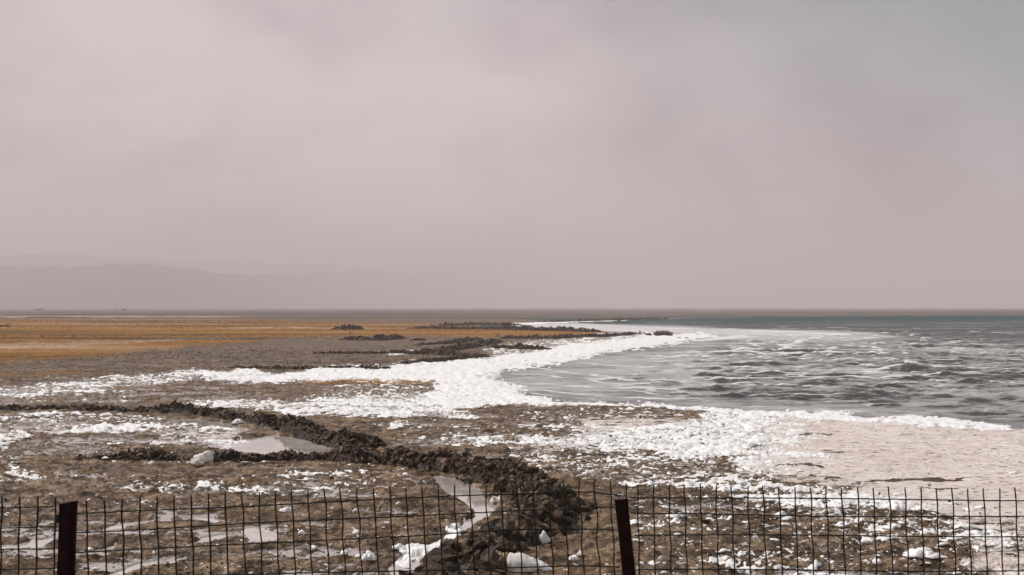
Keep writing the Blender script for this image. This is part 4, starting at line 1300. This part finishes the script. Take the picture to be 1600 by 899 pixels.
low_shed(60, 485.0, 14, 2.6, 'long low dark shed far off on the hazy plain at the left')
low_shed(194, 485.2, 7, 2.6, 'small dark shed on the far plain, main one of a cluster')
low_shed(205, 485.0, 3, 1.8, 'tiny dark hut just right of the small shed on the far plain')
low_shed(181.5, 485.0, 2.5, 1.6, 'tiny dark hut just left of the small shed on the far plain')

# driftwood at the far left
x_, y_ = at(6, 511)
root = empty('driftwood', (x_, y_, gz1(x_, y_)))
tag(root, 'dark forked driftwood lying on the ochre grass at the left edge', 'driftwood')
for i, pts in enumerate(([(-1.3, 0, .12), (-.3, .1, .2), (.5, 0, .35), (1.3, -.1, .62)], [(-1.6, .2, .3), (-.5, .1, .25), (.2, .0, .2), (1.1, .2, .1)], [(0.2, 0, .3), (.6, -.3, .15), (1.2, -.5, .1)])):
    link('branch', tube_mesh('branch', pts, [.13, .12, .09, .05][:len(pts)]), M_FARDARK, root)

# ------------------------------------------------------------------ wire fence in the foreground
Y1, Y2 = 7.38, 7.75


def fence_line(u):
    # 1/Y is linear in u for a straight fence
    iy = 1 / Y1 + (1 / Y2 - 1 / Y1) * (u - 103) / (973 - 103)
    return 1 / iy


def fp(u, v, off=0.0):
    """point of the fence plane seen along (u, v); off = nearer to the road"""
    Yf = fence_line(np.asarray(u, float)) - off
    st, ct = math.sin(TILT), math.cos(TILT)
    dx = u - CX; dy = ct * FPX - st * (CY - v); dz = st * FPX + ct * (CY - v)
    t = Yf / dy
    return (float(dx * t), float(dy * t), float(HC + dz * t))


fx0, fy0, _z = fp(538, 1225)
fence = empty('wire_fence', (fx0, fy0, 0.75))
tag(fence, 'dark wire mesh fence on maroon posts crossing the foreground', 'fence')
FO = Vector(fence.location)


def rel(p_):
    return (p_[0] - FO.x, p_[1] - FO.y, p_[2] - FO.z)


def topv(u):
    return float(np.interp(u, [-320, 0, 59, 90, 135, 245, 400, 558, 660, 734, 806, 856, 904, 953, 978, 996, 1094, 1217, 1400, 1600, 1900],
                           [776, 775, 775, 776, 782, 776, 768, 763, 760, 757, 756, 752, 747, 751, 756, 757, 757, 761, 762, 763, 764]))


ROWS = [  # one list of wires per panel: [(u, v) ...]
    [[(-320, 795), (0, 794), (88, 792)], [(-320, 826), (0, 825), (88, 823)], [(-320, 859), (0, 858), (88, 857)], [(-320, 893), (0, 891), (88, 888)],
     [(-320, 930), (0, 929), (88, 927)], [(-320, 985), (88, 981)], [(-320, 1060), (88, 1058)], [(-320, 1150), (88, 1150)], [(-320, 1222), (88, 1222)]],
    [[(114, 804), (245, 797), (400, 790), (500, 785), (600, 781), (700, 776), (800, 772.5), (870, 769), (905, 767.5), (935, 769.5), (962, 774), (978, 775)],
     [(114, 832.5), (245, 826.5), (400, 818), (520, 812), (600, 808), (700, 803), (800, 798.5), (900, 795), (962, 794)],
     [(114, 864.5), (245, 858), (400, 849), (520, 843), (660, 837), (800, 828.5), (900, 827), (966, 828)],
     [(114, 905), (300, 899), (500, 895), (660, 893), (800, 887), (900, 883), (972, 886)],
     [(114, 955), (400, 948), (800, 938), (978, 938)], [(114, 1010), (985, 1000)], [(114, 1080), (990, 1070)], [(114, 1160), (1000, 1150)], [(100, 1226), (1006, 1220)]],
    [[(984, 777), (1100, 778), (1300, 780), (1600, 782), (1900, 785)], [(984, 801), (996, 803.5), (1100, 804), (1300, 806.5), (1600, 808), (1900, 811)],
     [(990, 836), (1100, 836), (1300, 837.5), (1600, 838.5), (1900, 841)], [(994, 890), (1200, 891), (1400, 892), (1600, 892.5), (1900, 894)],
     [(1000, 945), (1900, 950)], [(1000, 1000), (1900, 1005)], [(1005, 1070), (1900, 1073)], [(1008, 1150), (1900, 1152)], [(1010, 1220), (1900, 1222)]]]
rw = random.Random(9)
for pn, panel in enumerate(ROWS):
    for row in panel:
        us = np.array([p_[0] for p_ in row]); vs_ = np.array([p_[1] for p_ in row])
        uu = np.arange(us[0], us[-1] + 1, 9.0)
        ph = rw.uniform(0, 6)
        vv_ = np.interp(uu, us, vs_)
        if len(uu) > 6:
            vv_ = np.convolve(np.pad(vv_, 2, mode='edge'), np.ones(5) / 5, 'valid')
        vv_ = vv_ + 0.5 * np.sin(uu / 12.9 * math.pi + ph) * 0.6 + 0.8 * np.sin(uu / 90 + ph)
        me = tube_mesh('horizontal_wire', [rel(fp(a_, b_)) for a_, b_ in zip(uu, vv_)], 0.0038 if pn else 0.0034, 5)
        link('horizontal_wire', me, M_WIRE, fence)
tops = [3 - 28 * k for k in range(11, 0, -1)] + [3, 31, 59, 87] + [135, 163, 190.5, 217.5, 244.5, 271.5, 298, 325, 351.5, 378] + \
       [404, 430, 455.5, 481, 507, 532, 558, 583.5, 608.5, 633.5, 659, 684, 709, 733.5, 758.5, 782, 807, 832, 856, 880, 904, 929, 953, 978, 996, 1020.5, 1045, 1069.5, 1094, 1118.5, 1143, 1168, 1192] + \
       [1217 + 24.6 * k for k in range(28)]
for u in tops:
    tv_ = topv(u) + rw.uniform(-1.2, 1.2)
    lean = float(np.interp(u, [0, 90, 110, 300, 600, 850, 978, 996, 1200, 1600], [-2.5, -3, 3, 5, 8, 8, 7, 3, 5, 6]))
    ks = rw.uniform(0, 6); cr = rw.uniform(0.3, 1.4) * (1.3 if 840 < u < 990 or u > 1440 else 1)
    vv_ = np.concatenate([np.arange(tv_, 905, 7.0), np.arange(912, 1228, 24.0)])
    pts = [rel(fp(u + lean * (a_ - tv_) / 135.0 + cr * math.sin((a_ - 790) / 15.0 * 1.2 + ks) * (1 if a_ < 880 else .5), a_, 0.004)) for a_ in vv_]
    me = tube_mesh('vertical_wire', pts, 0.0048 if u < 360 else 0.0042, 5)
    link('vertical_wire', me, M_WIRE, fence)


def channel_post(utop, vtop, ubot, vbot, wpx, slant, name='post'):
    """steel U-channel post: web with two flanges, opening turned to the road, leaning"""
    t = 0.005
    pA, pB = Vector(fp(utop, vtop, 0.035)), Vector(fp(ubot, vbot, 0.035))
    w_ = wpx * pA.y / FPX; dp = 0.038
    a_ = math.radians(22)
    sec = [(-w_ / 2, 0), (-w_ / 2, dp), (w_ / 2, dp), (w_ / 2, 0), (w_ / 2 - t, 0), (w_ / 2 - t, dp - t), (-w_ / 2 + t, dp - t), (-w_ / 2 + t, 0)]
    sec = [(-w_ / 2, 0.0), (-w_ / 2 + .004, -.004), (w_ * .12, -.010), (w_ * .2, -.006), (w_ * .24, 0.012), (w_ / 2, 0.016), (w_ / 2, dp), (-w_ / 2, dp)]
    bm = bmesh.new()
    rings = []
    ax = (pB - pA)
    for k in range(13):
        f_ = k / 12
        c = pA + ax * f_
        ring = []
        for (sx, sy) in sec:
            z_ = c.z + (slant * sx if k == 0 else 0)
            ring.append(bm.verts.new(rel((c.x + sx + 0.0015 * math.sin(k * 2.1 + sx * 40), c.y + sy, z_))))
        rings.append(ring)
    m_ = len(sec)
    for k in range(12):
        for j in range(m_):
            bm.faces.new((rings[k][j], rings[k][(j + 1) % m_], rings[k + 1][(j + 1) % m_], rings[k + 1][j]))
    bm.faces.new(rings[0]); bm.faces.new(rings[-1][::-1])
    bmesh.ops.recalc_face_normals(bm, faces=bm.faces)
    me = bpy.data.meshes.new(name); bm.to_mesh(me); bm.free()
    return link(name, me, M_POST, fence)


p1 = channel_post(105.3, 785.5, 90, 1260, 25.5, 0.17)
p1['label'] = 'thicker left post with a slanting top'
p2 = channel_post(971.0, 781.0, 1022, 1260, 20.5, 0.04)
p2['label'] = 'narrower right post leaning left at its top'
channel_post(1836, 783, 1842, 1260, 21, 0.04)
# wire clip on the left post
bm = bmesh.new(); bmesh.ops.create_cube(bm, size=1)
for v_ in bm.verts: v_.co = Vector((v_.co.x * .022, v_.co.y * .02, v_.co.z * .045))
bmesh.ops.bevel(bm, geom=bm.edges[:], offset=.004, segments=1, affect='EDGES')
me = bpy.data.meshes.new('clip'); bm.to_mesh(me); bm.free()
link('clip', me, M_WIRE, fence).location = rel(fp(89.5, 811, 0.03))

# ------------------------------------------------------------------ far hills
M_HILL = clod_material('far_hill_earth', (0.05, 0.04, 0.04), (0.09, 0.07, 0.065), (0.14, 0.115, 0.10), 0.01, (0.9, 1.0))


def hills(name, D, prof_, depth, seed):
    us = np.linspace(prof_[0][0], prof_[-1][0], 260)
    vt = np.interp(us, [p_[0] for p_ in prof_], [p_[1] for p_ in prof_])
    vt = np.convolve(np.pad(vt, 6, mode='edge'), np.ones(13) / 13, 'valid')
    D = D * (1 + np.clip((us - 180) / 480.0, 0, 2) ** 2)
    hh = (VH - vt) / FPX * D + HC
    tt = np.linspace(0, 1, 14)
    xs_ = (us - CX) / FPX * D
    X_, T_ = np.meshgrid(xs_, tt, indexing='ij')
    Y_ = D[:, None] - depth * (1 - T_)
    Z_ = hh[:, None] * np.sin(T_ * math.pi / 2) ** 1.6 * (1 + 0.08 * fbm(X_, Y_, 260, 4, 0.55, seed) * T_) - 2
    o = link(name, mesh_np(name, np.stack([X_, Y_, Z_], -1).reshape(-1, 3), grid_faces(260, 14)[:, ::-1], True), M_HILL)
    tag(o, kind='structure')


hills('hills', 4400, [(-1400, 425), (-500, 410), (0, 417), (140, 417), (200, 411), (270, 410), (300, 423), (350, 428), (420, 429), (480, 430), (520, 422), (570, 423), (640, 426), (760, 432), (900, 440), (1200, 452)], 700, 3)
hills('hills_behind', 7000, [(-1600, 405), (-300, 398), (0, 400), (100, 400), (220, 404), (420, 412), (640, 422), (900, 440)], 600, 8)

# ------------------------------------------------------------------ haze
HZ = 0.00042
bm = bmesh.new(); bmesh.ops.create_cube(bm, size=1)
top = 245.0
for v_ in bm.verts:
    v_.co = Vector((v_.co.x * 90000, v_.co.y * 90000, (top if v_.co.z > 0 else -4.0)))
me = bpy.data.meshes.new('haze'); bm.to_mesh(me); bm.free()
hm = bpy.data.materials.new('haze'); hm.use_nodes = True
hnt = hm.node_tree; hnt.nodes.clear()
pv = hnt.nodes.new('ShaderNodeVolumePrincipled')
pv.inputs['Color'].default_value = (0.940, 0.846, 0.885, 1)
pv.inputs['Density'].default_value = HZ
ho = hnt.nodes.new('ShaderNodeOutputMaterial')
hnt.links.new(pv.outputs[0], ho.inputs['Volume'])
tag(link('haze', me, hm), kind='stuff')
